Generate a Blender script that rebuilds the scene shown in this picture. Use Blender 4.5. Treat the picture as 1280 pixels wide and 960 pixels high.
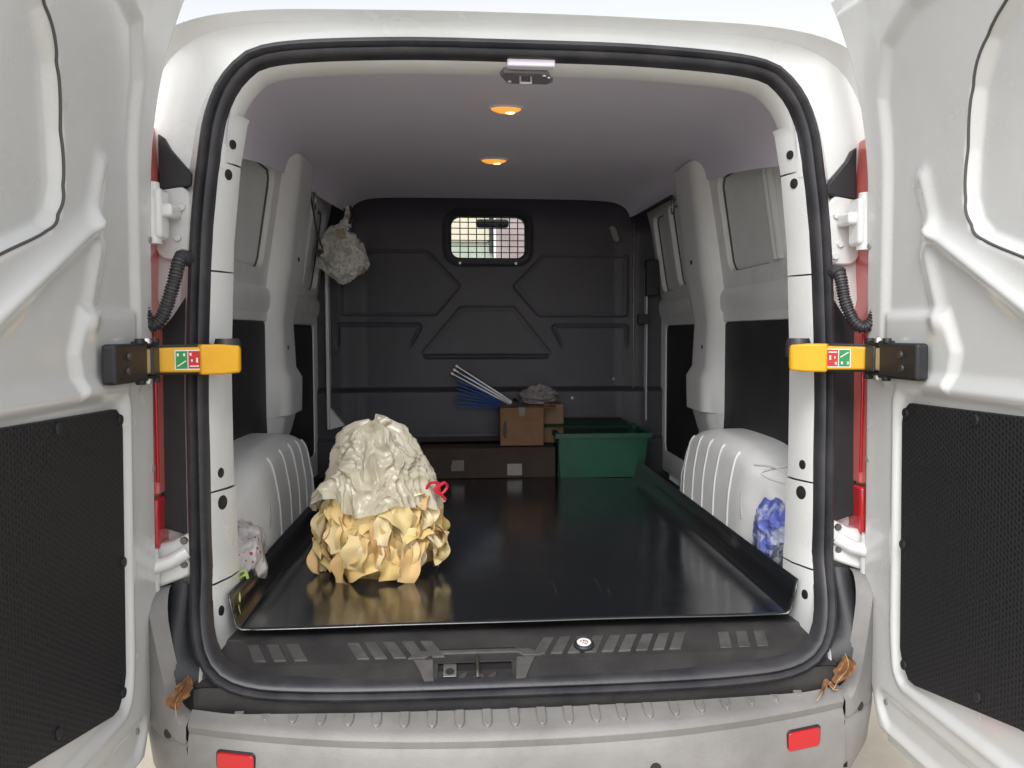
import bpy, bmesh, math, random
import numpy as np
from mathutils import Vector, Matrix, noise

random.seed(7)
rng = np.random.default_rng(7)
R = math.radians
for o in list(bpy.data.objects):
    bpy.data.objects.remove(o)
SC = bpy.context.scene
COL = SC.collection

# ------------------------------------------------------------------ camera, sky, sun, exposure
# x = across the van (0 on its centre line), y = into the van, z = up, load floor at z = 0, ground at z = GROUND
GROUND = -0.58
cam_d = bpy.data.cameras.new('camera')
cam_d.sensor_width = 36.0
cam_d.lens = 36.0 * 1100 / 1280
cam_d.shift_x = -0.0345
cam_d.clip_start = 0.05
cam_d.clip_end = 500
cam = bpy.data.objects.new('camera', cam_d)
COL.objects.link(cam)
cam.location = (-0.1266, -2.05, 0.70)
cam.rotation_euler = (R(90 - 3.38), 0, R(-5.2))
SC.camera = cam

SUN_EL, SUN_AZ = 42.0, 14.0        # behind the photographer, a little to the left
world = bpy.data.worlds.new('World')
SC.world = world
world.use_nodes = True
wn = world.node_tree.nodes
wl = world.node_tree.links
bg = wn['Background']
sky = wn.new('ShaderNodeTexSky')
sky.sky_type = 'NISHITA'
sky.sun_disc = False
sky.sun_elevation = R(SUN_EL)
sky.sun_rotation = R(180 + SUN_AZ)
sky.air_density = 1.0
sky.dust_density = 2.0
sky.ozone_density = 0.6
hsv = wn.new('ShaderNodeHueSaturation')      # overcast: a nearly colourless sky
hsv.inputs['Saturation'].default_value = 0.12
wl.new(sky.outputs[0], hsv.inputs['Color'])
wl.new(hsv.outputs[0], bg.inputs['Color'])
bg.inputs['Strength'].default_value = 0.15

sun_d = bpy.data.lights.new('sun', 'SUN')
sun_d.energy = 1.1
sun_d.angle = R(25)
sun_d.color = (1.0, 0.985, 0.965)
sun = bpy.data.objects.new('sun', sun_d)
COL.objects.link(sun)
sd = Vector((-math.sin(R(SUN_AZ)) * math.cos(R(SUN_EL)), -math.cos(R(SUN_AZ)) * math.cos(R(SUN_EL)), math.sin(R(SUN_EL))))
sun.rotation_euler = sd.to_track_quat('Z', 'Y').to_euler()
sun.location = sd * 20

SC.view_settings.view_transform = 'Standard'
SC.view_settings.look = 'None'
SC.view_settings.exposure = 0.64
SC.view_settings.gamma = 1.0
SC.view_settings.use_curve_mapping = False
SC.render.engine = 'CYCLES'
SC.cycles.max_bounces = 10
SC.cycles.diffuse_bounces = 6
SC.cycles.glossy_bounces = 5

# ------------------------------------------------------------------ materials
MATS = {}


def mat(name, color, rough=0.5, metal=0.0, color2=None, nscale=6.0, ndetail=4.0, lo=0.4, hi=0.65, bump=0.0, bscale=60.0,
        spec=0.5, coat=0.0, rvar=0.0, emit=None, estr=0.0, transmission=0.0, randcol=None, alpha=1.0, sheen=0.0):
    m = bpy.data.materials.new(name)
    m.use_nodes = True
    nt = m.node_tree
    N, L = nt.nodes, nt.links
    b = N['Principled BSDF']
    b.inputs['Base Color'].default_value = (*color, 1)
    b.inputs['Roughness'].default_value = rough
    b.inputs['Metallic'].default_value = metal
    b.inputs['Specular IOR Level'].default_value = spec
    b.inputs['Coat Weight'].default_value = coat
    b.inputs['Coat Roughness'].default_value = 0.12
    b.inputs['Transmission Weight'].default_value = transmission
    b.inputs['Alpha'].default_value = alpha
    b.inputs['Sheen Weight'].default_value = sheen
    tc = N.new('ShaderNodeTexCoord')
    col_out = None
    if color2 is not None:
        n1 = N.new('ShaderNodeTexNoise')
        n1.inputs['Scale'].default_value = nscale
        n1.inputs['Detail'].default_value = ndetail
        n1.inputs['Roughness'].default_value = 0.62
        L.new(tc.outputs['Object'], n1.inputs['Vector'])
        rmp = N.new('ShaderNodeMapRange')
        rmp.inputs['From Min'].default_value = lo
        rmp.inputs['From Max'].default_value = hi
        L.new(n1.outputs['Fac'], rmp.inputs['Value'])
        mx = N.new('ShaderNodeMix')
        mx.data_type = 'RGBA'
        mx.inputs['A'].default_value = (*color, 1)
        mx.inputs['B'].default_value = (*color2, 1)
        L.new(rmp.outputs[0], mx.inputs['Factor'])
        col_out = mx.outputs['Result']
        if rvar:
            mr = N.new('ShaderNodeMapRange')
            mr.inputs['To Min'].default_value = max(0.02, rough - rvar)
            mr.inputs['To Max'].default_value = rough + rvar
            L.new(n1.outputs['Fac'], mr.inputs['Value'])
            L.new(mr.outputs[0], b.inputs['Roughness'])
    if randcol is not None:
        oi = N.new('ShaderNodeObjectInfo')
        cr = N.new('ShaderNodeValToRGB')
        cr.color_ramp.interpolation = 'CONSTANT'
        els = cr.color_ramp.elements
        while len(els) < len(randcol):
            els.new(0.5)
        for i, c in enumerate(randcol):
            els[i].position = i / len(randcol)
            els[i].color = (*c, 1)
        L.new(oi.outputs['Random'], cr.inputs['Fac'])
        col_out = cr.outputs['Color']
    if col_out is not None:
        L.new(col_out, b.inputs['Base Color'])
    if bump:
        n2 = N.new('ShaderNodeTexNoise')
        n2.inputs['Scale'].default_value = bscale
        n2.inputs['Detail'].default_value = 3
        L.new(tc.outputs['Object'], n2.inputs['Vector'])
        bp = N.new('ShaderNodeBump')
        bp.inputs['Strength'].default_value = bump
        bp.inputs['Distance'].default_value = 0.004
        L.new(n2.outputs['Fac'], bp.inputs['Height'])
        L.new(bp.outputs[0], b.inputs['Normal'])
    if emit is not None:
        b.inputs['Emission Color'].default_value = (*emit, 1)
        b.inputs['Emission Strength'].default_value = estr
    MATS[name] = m
    return m


mat('paint', (0.78, 0.79, 0.79), 0.26, color2=(0.73, 0.74, 0.735), nscale=3.5, coat=0.6, rvar=0.08, bump=0.02, bscale=14)
mat('paint_in', (0.83, 0.84, 0.835), 0.36, color2=(0.78, 0.785, 0.775), nscale=5, rvar=0.08, bump=0.03, bscale=20)
mat('sealer', (0.10, 0.095, 0.09), 0.7)
mat('seam', (0.30, 0.295, 0.28), 0.6)
mat('rubber', (0.030, 0.030, 0.036), 0.42, color2=(0.055, 0.053, 0.058), nscale=9, rvar=0.1, bump=0.1, bscale=120)
mat('headliner', (0.81, 0.775, 0.885), 0.75, color2=(0.775, 0.74, 0.85), nscale=2.5, bump=0.12, bscale=220, sheen=0.1)
mat('black_plastic', (0.016, 0.0175, 0.021), 0.45, color2=(0.024, 0.025, 0.029), nscale=8, bump=0.2, bscale=350)
mat('black_board', (0.016, 0.017, 0.021), 0.6, color2=(0.028, 0.028, 0.032), nscale=5, bump=0.25, bscale=300)
mat('bulkhead', (0.046, 0.043, 0.056), 0.46, color2=(0.056, 0.052, 0.066), nscale=3.5, bump=0.2, bscale=260)
mat('sill_plastic', (0.030, 0.0285, 0.029), 0.48, color2=(0.050, 0.047, 0.046), nscale=7, rvar=0.1, bump=0.25, bscale=320)
mat('pad_plastic', (0.065, 0.062, 0.060), 0.6, color2=(0.095, 0.090, 0.087), nscale=20, bump=0.2, bscale=300)
mat('bumper', (0.265, 0.256, 0.250), 0.52, color2=(0.205, 0.197, 0.191), nscale=5, bump=0.25, bscale=260)
mat('dark_void', (0.008, 0.008, 0.009), 0.9)
mat('steel', (0.34, 0.33, 0.31), 0.34, 1.0, color2=(0.24, 0.23, 0.21), nscale=30)
mat('alu', (0.72, 0.72, 0.72), 0.35, 1.0)
mat('yellow', (0.80, 0.42, 0.012), 0.42, color2=(0.74, 0.37, 0.010), nscale=12, bump=0.05, bscale=150)
mat('sticker_white', (0.80, 0.79, 0.76), 0.4)
mat('sticker_green', (0.02, 0.27, 0.08), 0.4)
mat('sticker_red', (0.55, 0.02, 0.03), 0.4)
mat('black_ink', (0.02, 0.02, 0.02), 0.5)
mat('lens_red', (0.55, 0.012, 0.02), 0.14, coat=0.6)
mat('lens_pale', (0.72, 0.16, 0.14), 0.12, coat=0.6)
mat('lamp_amber', (0.9, 0.45, 0.1), 0.3, emit=(1.0, 0.40, 0.06), estr=0.55)
mat('lamp_core', (1, 0.8, 0.4), 0.3, emit=(1.0, 0.70, 0.28), estr=2.2)
mat('glass', (0.92, 0.95, 0.93), 0.03, transmission=1.0)
MATS['glass'].node_tree.nodes['Principled BSDF'].inputs['IOR'].default_value = 1.02
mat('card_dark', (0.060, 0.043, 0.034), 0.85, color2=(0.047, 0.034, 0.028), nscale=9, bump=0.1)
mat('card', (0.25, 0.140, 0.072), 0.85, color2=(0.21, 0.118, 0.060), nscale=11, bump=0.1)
mat('card_pale', (0.28, 0.18, 0.11), 0.85, color2=(0.24, 0.155, 0.095), nscale=11)
mat('tape', (0.13, 0.12, 0.105), 0.3)
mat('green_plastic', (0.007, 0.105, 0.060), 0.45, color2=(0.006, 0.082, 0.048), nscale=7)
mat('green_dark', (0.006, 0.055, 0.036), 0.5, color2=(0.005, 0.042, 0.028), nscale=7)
mat('blue_rod', (0.022, 0.095, 0.34), 0.4)
mat('grey_film', (0.30, 0.28, 0.27), 0.4, color2=(0.22, 0.20, 0.20), nscale=14)
mat('bag_film', (0.66, 0.61, 0.48), 0.24, color2=(0.53, 0.485, 0.38), nscale=7, spec=0.6, alpha=0.74)
mat('paper_core', (0.66, 0.50, 0.24), 0.8, color2=(0.48, 0.32, 0.14), nscale=22)
mat('paper', (0.7, 0.6, 0.35), 0.62, randcol=[(0.72, 0.57, 0.28), (0.70, 0.51, 0.20), (0.74, 0.62, 0.37), (0.58, 0.39, 0.16), (0.72, 0.54, 0.24),
                                               (0.76, 0.66, 0.43), (0.68, 0.46, 0.21), (0.72, 0.58, 0.31), (0.50, 0.29, 0.12), (0.74, 0.57, 0.27)])
mat('ribbon', (0.55, 0.015, 0.04), 0.4)
mat('maroon', (0.14, 0.015, 0.018), 0.5)
mat('dry_leaf', (0.30, 0.145, 0.060), 0.75, color2=(0.16, 0.075, 0.035), nscale=45, bump=0.4, bscale=120)
mat('straw', (0.48, 0.34, 0.19), 0.8)
mat('white_film', (0.78, 0.76, 0.75), 0.25, color2=(0.62, 0.60, 0.60), nscale=20, spec=0.6)
mat('lime', (0.40, 0.52, 0.14), 0.6)
mat('white_cord', (0.70, 0.70, 0.68), 0.6)
mat('blue_film', (0.13, 0.17, 0.52), 0.3, color2=(0.42, 0.45, 0.60), nscale=16, lo=0.46, hi=0.54)
mat('clear_film', (0.10, 0.11, 0.14), 0.18, color2=(0.36, 0.38, 0.42), nscale=26, lo=0.5, hi=0.62)
mat('ground', (0.56, 0.51, 0.43), 0.95, color2=(0.48, 0.43, 0.345), nscale=4, ndetail=8, bump=0.5, bscale=40)
mat('wall_pale', (0.42, 0.46, 0.41), 0.8, color2=(0.34, 0.40, 0.33), nscale=2)
mat('wall_pink', (0.36, 0.30, 0.31), 0.8, color2=(0.28, 0.22, 0.235), nscale=2)
mat('sign_cream', (0.62, 0.56, 0.45), 0.6)
mat('tyre', (0.02, 0.02, 0.021), 0.8)


def make_tray_mat():
    m = mat('tray', (0.013, 0.014, 0.017), 0.2)
    m.node_tree.nodes['Principled BSDF'].inputs['IOR'].default_value = 2.1
    N, L = m.node_tree.nodes, m.node_tree.links
    b = N['Principled BSDF']
    tc = N.new('ShaderNodeTexCoord')
    n = N.new('ShaderNodeTexNoise')
    n.inputs['Scale'].default_value = 5
    n.inputs['Detail'].default_value = 8
    n.inputs['Roughness'].default_value = 0.7
    L.new(tc.outputs['Object'], n.inputs['Vector'])
    mr = N.new('ShaderNodeMapRange')
    mr.inputs['To Min'].default_value = 0.06
    mr.inputs['To Max'].default_value = 0.26
    L.new(n.outputs['Fac'], mr.inputs['Value'])
    L.new(mr.outputs[0], b.inputs['Roughness'])
    # long scuffs: stretched noise, thresholded thin, patchy
    mp = N.new('ShaderNodeMapping')
    mp.inputs['Rotation'].default_value = (0, 0, R(12))
    mp.inputs['Scale'].default_value = (70, 3.0, 1)
    L.new(tc.outputs['Object'], mp.inputs['Vector'])
    s = N.new('ShaderNodeTexNoise')
    s.inputs['Scale'].default_value = 1
    s.inputs['Detail'].default_value = 5
    L.new(mp.outputs[0], s.inputs['Vector'])
    a = N.new('ShaderNodeMapRange')
    a.inputs['From Min'].default_value = 0.61
    a.inputs['From Max'].default_value = 0.76
    L.new(s.outputs['Fac'], a.inputs['Value'])
    d = N.new('ShaderNodeTexNoise')
    d.inputs['Scale'].default_value = 3.2
    L.new(tc.outputs['Object'], d.inputs['Vector'])
    e = N.new('ShaderNodeMapRange')
    e.inputs['From Min'].default_value = 0.47
    e.inputs['From Max'].default_value = 0.66
    L.new(d.outputs['Fac'], e.inputs['Value'])
    mu = N.new('ShaderNodeMath')
    mu.operation = 'MULTIPLY'
    L.new(a.outputs[0], mu.inputs[0])
    L.new(e.outputs[0], mu.inputs[1])
    mx = N.new('ShaderNodeMix')
    mx.data_type = 'RGBA'
    mx.inputs['A'].default_value = (0.012, 0.0135, 0.016, 1)
    mx.inputs['B'].default_value = (0.14, 0.14, 0.14, 1)
    L.new(mu.outputs[0], mx.inputs['Factor'])
    L.new(mx.outputs['Result'], b.inputs['Base Color'])
    bp = N.new('ShaderNodeBump')
    bp.inputs['Strength'].default_value = 0.10
    bp.inputs['Distance'].default_value = 0.01
    L.new(n.outputs['Fac'], bp.inputs['Height'])
    L.new(bp.outputs[0], b.inputs['Normal'])


make_tray_mat()


def make_perforated():
    """dark board pressed with a staggered pattern of round dimples, from the board's own metre UVs"""
    m = mat('perforated', (0.020, 0.021, 0.024), 0.6)
    N, L = m.node_tree.nodes, m.node_tree.links
    b = N['Principled BSDF']
    uv = N.new('ShaderNodeUVMap')
    dist = []
    for off in ((0, 0), (0.5, 0.5)):
        mp = N.new('ShaderNodeMapping')
        mp.inputs['Scale'].default_value = (1 / 0.020, 1 / 0.0115, 1)
        mp.inputs['Location'].default_value = (off[0], off[1], 0)
        L.new(uv.outputs[0], mp.inputs['Vector'])
        fr = N.new('ShaderNodeVectorMath')
        fr.operation = 'FRACTION'
        L.new(mp.outputs[0], fr.inputs[0])
        su = N.new('ShaderNodeVectorMath')
        su.operation = 'SUBTRACT'
        su.inputs[1].default_value = (0.5, 0.5, 0)
        L.new(fr.outputs[0], su.inputs[0])
        ml = N.new('ShaderNodeVectorMath')
        ml.operation = 'MULTIPLY'
        ml.inputs[1].default_value = (0.020, 0.0115, 0)
        L.new(su.outputs[0], ml.inputs[0])
        ln = N.new('ShaderNodeVectorMath')
        ln.operation = 'LENGTH'
        L.new(ml.outputs[0], ln.inputs[0])
        dist.append(ln.outputs['Value'])
    mn = N.new('ShaderNodeMath')
    mn.operation = 'MINIMUM'
    L.new(dist[0], mn.inputs[0])
    L.new(dist[1], mn.inputs[1])
    mr = N.new('ShaderNodeMapRange')
    mr.inputs['From Min'].default_value = 0.0030
    mr.inputs['From Max'].default_value = 0.0042
    L.new(mn.outputs[0], mr.inputs['Value'])
    mx = N.new('ShaderNodeMix')
    mx.data_type = 'RGBA'
    mx.inputs['A'].default_value = (0.005, 0.005, 0.006, 1)
    mx.inputs['B'].default_value = (0.021, 0.0215, 0.025, 1)
    L.new(mr.outputs[0], mx.inputs['Factor'])
    L.new(mx.outputs['Result'], b.inputs['Base Color'])
    bp = N.new('ShaderNodeBump')
    bp.inputs['Strength'].default_value = 0.6
    bp.inputs['Distance'].default_value = 0.002
    L.new(mr.outputs[0], bp.inputs['Height'])
    L.new(bp.outputs[0], b.inputs['Normal'])


make_perforated()


def make_printed():
    m = mat('printed_film', (0.72, 0.71, 0.70), 0.25, spec=0.6, bump=0.3, bscale=50)
    N, L = m.node_tree.nodes, m.node_tree.links
    b = N['Principled BSDF']
    tc = N.new('ShaderNodeTexCoord')
    v = N.new('ShaderNodeTexVoronoi')
    v.inputs['Scale'].default_value = 60
    L.new(tc.outputs['Object'], v.inputs['Vector'])
    a = N.new('ShaderNodeMath')
    a.operation = 'LESS_THAN'
    a.inputs[1].default_value = 0.30
    L.new(v.outputs['Distance'], a.inputs[0])
    n = N.new('ShaderNodeTexNoise')
    n.inputs['Scale'].default_value = 14
    L.new(tc.outputs['Object'], n.inputs['Vector'])
    c = N.new('ShaderNodeMath')
    c.operation = 'GREATER_THAN'
    c.inputs[1].default_value = 0.52
    L.new(n.outputs['Fac'], c.inputs[0])
    d = N.new('ShaderNodeMath')
    d.operation = 'MULTIPLY'
    L.new(a.outputs[0], d.inputs[0])
    L.new(c.outputs[0], d.inputs[1])
    mx = N.new('ShaderNodeMix')
    mx.data_type = 'RGBA'
    mx.inputs['A'].default_value = (0.70, 0.68, 0.68, 1)
    mx.inputs['B'].default_value = (0.50, 0.06, 0.10, 1)
    L.new(d.outputs[0], mx.inputs['Factor'])
    L.new(mx.outputs['Result'], b.inputs['Base Color'])


make_printed()


def make_crease(name, strength=0.5):
    """crumple facets for thin film: cell-shaped bump over the film's own noise"""
    m = MATS[name]
    N, L = m.node_tree.nodes, m.node_tree.links
    b = N['Principled BSDF']
    tc = N.new('ShaderNodeTexCoord')
    dn = N.new('ShaderNodeTexNoise')
    dn.inputs['Scale'].default_value = 9
    L.new(tc.outputs['Object'], dn.inputs['Vector'])
    ad = N.new('ShaderNodeVectorMath')
    ad.operation = 'MULTIPLY_ADD'
    ad.inputs[1].default_value = (0.10, 0.10, 0.10)
    L.new(dn.outputs['Color'], ad.inputs[0])
    L.new(tc.outputs['Object'], ad.inputs[2])
    hs = []
    for sc_ in (16, 41):
        v = N.new('ShaderNodeTexVoronoi')
        v.inputs['Scale'].default_value = sc_
        L.new(ad.outputs[0], v.inputs['Vector'])
        hs.append(v.outputs['Distance'])
    mu = N.new('ShaderNodeMath')
    mu.operation = 'MULTIPLY_ADD'
    mu.inputs[1].default_value = 0.4
    L.new(hs[1], mu.inputs[0])
    L.new(hs[0], mu.inputs[2])
    bp = N.new('ShaderNodeBump')
    bp.inputs['Strength'].default_value = strength
    bp.inputs['Distance'].default_value = 0.022
    L.new(mu.outputs[0], bp.inputs['Height'])
    L.new(bp.outputs[0], b.inputs['Normal'])


make_crease('printed_film')
make_crease('blue_film')


def make_floral():
    m = mat('floral', (0.5, 0.48, 0.42), 0.8)
    N, L = m.node_tree.nodes, m.node_tree.links
    b = N['Principled BSDF']
    tc = N.new('ShaderNodeTexCoord')
    v = N.new('ShaderNodeTexVoronoi')
    v.inputs['Scale'].default_value = 26
    L.new(tc.outputs['Object'], v.inputs['Vector'])
    r1 = N.new('ShaderNodeValToRGB')
    r1.color_ramp.interpolation = 'CONSTANT'
    e = r1.color_ramp.elements
    for p, c in ((0.0, (0.76, 0.74, 0.69)), (0.45, (0.82, 0.80, 0.75)), (0.66, (0.56, 0.56, 0.50)), (0.74, (0.64, 0.62, 0.56)), (0.90, (0.46, 0.36, 0.22)), (0.94, (0.07, 0.07, 0.07))):
        if p == 0.0:
            e[0].color = (*c, 1)
        else:
            x = e.new(p)
            x.color = (*c, 1)
    e[-1].color = (0.06, 0.06, 0.06, 1)
    sp = N.new('ShaderNodeSeparateColor')
    L.new(v.outputs['Color'], sp.inputs[0])
    L.new(sp.outputs[0], r1.inputs['Fac'])
    v2 = N.new('ShaderNodeTexNoise')
    v2.inputs['Scale'].default_value = 70
    L.new(tc.outputs['Object'], v2.inputs['Vector'])
    mr = N.new('ShaderNodeMapRange')
    mr.inputs['From Min'].default_value = 0.54
    mr.inputs['From Max'].default_value = 0.60
    L.new(v2.outputs['Fac'], mr.inputs['Value'])
    mx = N.new('ShaderNodeMix')
    mx.data_type = 'RGBA'
    L.new(mr.outputs[0], mx.inputs['Factor'])
    mx.inputs['B'].default_value = (0.52, 0.51, 0.46, 1)
    L.new(r1.outputs['Color'], mx.inputs['A'])
    L.new(mx.outputs['Result'], b.inputs['Base Color'])


make_floral()


# ------------------------------------------------------------------ mesh helpers
class MB:
    def __init__(s):
        s.v, s.f = [], []

    def add(s, vs, fs):
        o = len(s.v)
        s.v += [tuple(map(float, p)) for p in vs]
        s.f += [tuple(i + o for i in f) for f in fs]
        return s

    def box(s, x0, x1, y0, y1, z0, z1):
        if x0 > x1: x0, x1 = x1, x0
        return s.add([(x, y, z) for z in (z0, z1) for y in (y0, y1) for x in (x0, x1)],
                     [(0, 2, 3, 1), (4, 5, 7, 6), (0, 1, 5, 4), (2, 6, 7, 3), (0, 4, 6, 2), (1, 3, 7, 5)])

    def loft(s, rings, closed=True, cap0=False, cap1=False):
        n = len(rings[0])
        vs = [p for r in rings for p in r]
        fs = []
        for k in range(len(rings) - 1):
            for i in range(n if closed else n - 1):
                j = (i + 1) % n
                fs.append((k * n + i, k * n + j, (k + 1) * n + j, (k + 1) * n + i))
        if cap0: fs.append(tuple(range(n))[::-1])
        if cap1: fs.append(tuple((len(rings) - 1) * n + i for i in range(n)))
        return s.add(vs, fs)

    def tube(s, path, r, seg=8, cap=True):
        P = [Vector(p) for p in path]
        rings = []
        up = Vector((0.13, 0.27, 0.95)).normalized()
        for i, p in enumerate(P):
            t = (P[min(i + 1, len(P) - 1)] - P[max(i - 1, 0)]).normalized()
            a = up - t * up.dot(t)
            if a.length < 1e-4: a = Vector((1, 0, 0)) - t * t.x
            a.normalize()
            up = a
            b = t.cross(a)
            rr = r(i / (len(P) - 1)) if callable(r) else r
            rings.append([p + (a * math.cos(q) + b * math.sin(q)) * rr for q in [2 * math.pi * k / seg for k in range(seg)]])
        return s.loft(rings, True, cap, cap)

    def prism(s, poly, front, back):
        """poly: 2-D outline, front/back: maps (a, b) -> 3-D"""
        n = len(poly)
        return s.add([front(*p) for p in poly] + [back(*p) for p in poly],
                     [tuple(range(n)), tuple(range(2 * n - 1, n - 1, -1))] + [(i, (i + 1) % n, n + (i + 1) % n, n + i) for i in range(n)])

    def grid(s, nu, nv, fn):
        return s.add([fn(i / nu, j / nv) for j in range(nv + 1) for i in range(nu + 1)],
                     [(j * (nu + 1) + i, j * (nu + 1) + i + 1, (j + 1) * (nu + 1) + i + 1, (j + 1) * (nu + 1) + i) for j in range(nv) for i in range(nu)])

    def disc(s, c, n, r, h, seg=20, rx=None):
        """short cylinder from c along n (height h)"""
        c, n = Vector(c), Vector(n).normalized()
        a = n.orthogonal().normalized() if abs(n.z) > 0.9 else n.cross(Vector((0, 0, 1))).normalized()
        b = n.cross(a)
        rx = rx or r
        ring = lambda o, k: [c + n * o + a * math.cos(t) * rx * k + b * math.sin(t) * r * k for t in [2 * math.pi * i / seg for i in range(seg)]]
        return s.loft([ring(0, 1), ring(h * 0.7, 1), ring(h, 0.86)], True, True, True)

    def build(s, name, m, parent=None, smooth=38, bevel=0.0, bseg=2, sub=0, uv=None):
        me = bpy.data.meshes.new(name)
        me.from_pydata(s.v, [], s.f)
        bm = bmesh.new()
        bm.from_mesh(me)
        bmesh.ops.recalc_face_normals(bm, faces=bm.faces)
        lim = R(smooth)
        for e in bm.edges:
            e.smooth = not (len(e.link_faces) == 2 and e.calc_face_angle(0) > lim)
        for f in bm.faces:
            f.smooth = True
        if uv:
            l = bm.loops.layers.uv.new('UVMap')
            for f in bm.faces:
                for lp in f.loops:
                    lp[l].uv = uv(lp.vert.co)
        bm.to_mesh(me)
        bm.free()
        me.materials.append(MATS[m])
        o = bpy.data.objects.new(name, me)
        COL.objects.link(o)
        if parent is not None:
            o.parent = parent
            root = parent
            while root.parent: root = root.parent
            if parent is root:
                o.matrix_parent_inverse = Matrix.Translation(-root.location) if root.type == 'EMPTY' else Matrix()
        if bevel:
            bv = o.modifiers.new('bevel', 'BEVEL')
            bv.width = bevel
            bv.segments = bseg
            bv.limit_method = 'ANGLE'
            bv.angle_limit = R(40)
            bv.harden_normals = False
        if sub:
            sb = o.modifiers.new('subsurf', 'SUBSURF')
            sb.levels = sub
            sb.render_levels = sub
        return o


def thing(name, label, cat, loc=(0, 0, 0), group=None):
    o = bpy.data.objects.new(name, None)
    COL.objects.link(o)
    o.location = loc
    o.empty_display_size = 0.1
    return tag(o, label, cat, group)


def tag(o, label, cat, group=None, kind=None):
    o['label'] = label
    if cat: o['category'] = cat
    if group: o['group'] = group
    if kind: o['kind'] = kind
    return o


def clone(o, offset, parent):
    c = o.copy()
    COL.objects.link(c)
    c.parent = parent
    c.location = Vector(o.location) + Vector(offset)
    return c


def crom(pts, n, closed=False):
    """Catmull-Rom through pts, resampled to n points evenly along its length"""
    P = np.array(pts, float)
    k = len(P)
    out = []
    segs = k if closed else k - 1
    for i in range(segs):
        g = lambda j: P[j % k] if closed else P[min(max(j, 0), k - 1)]
        p0, p1, p2, p3 = g(i - 1), g(i), g(i + 1), g(i + 2)
        for t in np.linspace(0, 1, 16, endpoint=False):
            out.append(0.5 * ((2 * p1) + (-p0 + p2) * t + (2 * p0 - 5 * p1 + 4 * p2 - p3) * t * t + (-p0 + 3 * p1 - 3 * p2 + p3) * t ** 3))
    out.append(P[0] if closed else P[-1])
    out = np.array(out)
    L = np.concatenate([[0], np.cumsum(np.linalg.norm(np.diff(out, axis=0), axis=1))])
    q = np.linspace(0, L[-1], n, endpoint=not closed)
    return np.stack([np.interp(q, L, out[:, c]) for c in range(P.shape[1])], 1)


def sd_poly(X, Y, poly):
    poly = np.array(poly, float)
    d = np.full(X.shape, 1e9)
    ins = np.zeros(X.shape, bool)
    n = len(poly)
    for i in range(n):
        a, b = poly[i], poly[(i + 1) % n]
        e = b - a
        wx, wy = X - a[0], Y - a[1]
        t = np.clip((wx * e[0] + wy * e[1]) / (e @ e), 0, 1)
        d = np.minimum(d, np.hypot(wx - e[0] * t, wy - e[1] * t))
        c = ((a[1] > Y) != (b[1] > Y)) & (X < (b[0] - a[0]) * (Y - a[1]) / ((b[1] - a[1]) or 1e-9) + a[0])
        ins ^= c
    return np.where(ins, -d, d)


def sd_seg(X, Y, a, b):
    e = np.array(b, float) - np.array(a, float)
    wx, wy = X - a[0], Y - a[1]
    t = np.clip((wx * e[0] + wy * e[1]) / (e @ e), 0, 1)
    return np.hypot(wx - e[0] * t, wy - e[1] * t)


def sstep(a, b, x):
    t = np.clip((x - a) / (b - a), 0, 1)
    return t * t * (3 - 2 * t)


def rrect(x0, x1, y0, y1, r, n=6):
    out = []
    for cx, cy, a0 in ((x1 - r, y1 - r, 0), (x0 + r, y1 - r, 90), (x0 + r, y0 + r, 180), (x1 - r, y0 + r, 270)):
        for i in range(n + 1):
            a = R(a0 + 90 * i / n)
            out.append((cx + r * math.cos(a), cy + r * math.sin(a)))
    return out


# ------------------------------------------------------------------ ground
g = MB()
g.grid(4, 4, lambda a, b: (-30 + 60 * a, -25 + 55 * b, GROUND)).build('ground', 'ground')
tag(bpy.data.objects['ground'], 'bare sandy beige ground under and around the van', None, kind='structure')

# ------------------------------------------------------------------ the van
VAN = thing('panel_van', 'white panel van with both rear doors swung open and black-lined load bay', 'van', (0, 2.2, GROUND))


def lean(z):                      # the rear end is upright at the top and comes out at the sill
    z = np.asarray(z, float)
    return -0.005 + 0.03 * z - 0.130 * (1 - sstep(-0.08, 0.18, z))


HALF = [(0, -.070), (.3, -.069), (.49, -.063), (.602, -.050), (.668, -.016), (.704, .055), (.718, .16), (.721, .4), (.721, .62), (.709, .91),
        (.690, 1.09), (.672, 1.19), (.632, 1.268), (.555, 1.313), (.3, 1.333)]
LOOP = HALF + [(0, 1.336)] + [(-x, z) for x, z in HALF[:0:-1]]
OUTH = [(0, -.24), (.4, -.24), (.72, -.24), (.87, -.225), (.93, -.15), (.955, 0), (.965, .3), (.965, .6), (.95, .9), (.925, 1.1),
        (.885, 1.26), (.80, 1.375), (.62, 1.422), (.3, 1.434)]
OUTL = OUTH + [(0, 1.437)] + [(-x, z) for x, z in OUTH[:0:-1]]
NL = 192
loop = crom(LOOP, NL, True)


def ang_resample(pts, n_ref):
    """points of the outline pts in the same directions (from the opening's centre) as the loop's points"""
    c = np.array([0, 0.63])
    dense = crom(pts, 3000, True) - c
    a = np.unwrap(np.arctan2(dense[:, 1], dense[:, 0]))
    b = np.unwrap(np.arctan2(*(n_ref - c).T[::-1]))
    o = np.argsort(a)
    a, dense = a[o], dense[o]
    A = np.concatenate([a - 2 * np.pi, a, a + 2 * np.pi])
    D = np.concatenate([dense] * 3)
    return np.stack([np.interp(b, A, D[:, k]) for k in (0, 1)], 1) + c


outer = ang_resample(OUTL, loop)
tang = np.roll(loop, -1, 0) - np.roll(loop, 1, 0)
nrm = np.stack([tang[:, 1], -tang[:, 0]], 1)
nrm /= np.linalg.norm(nrm, axis=1)[:, None]


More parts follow.
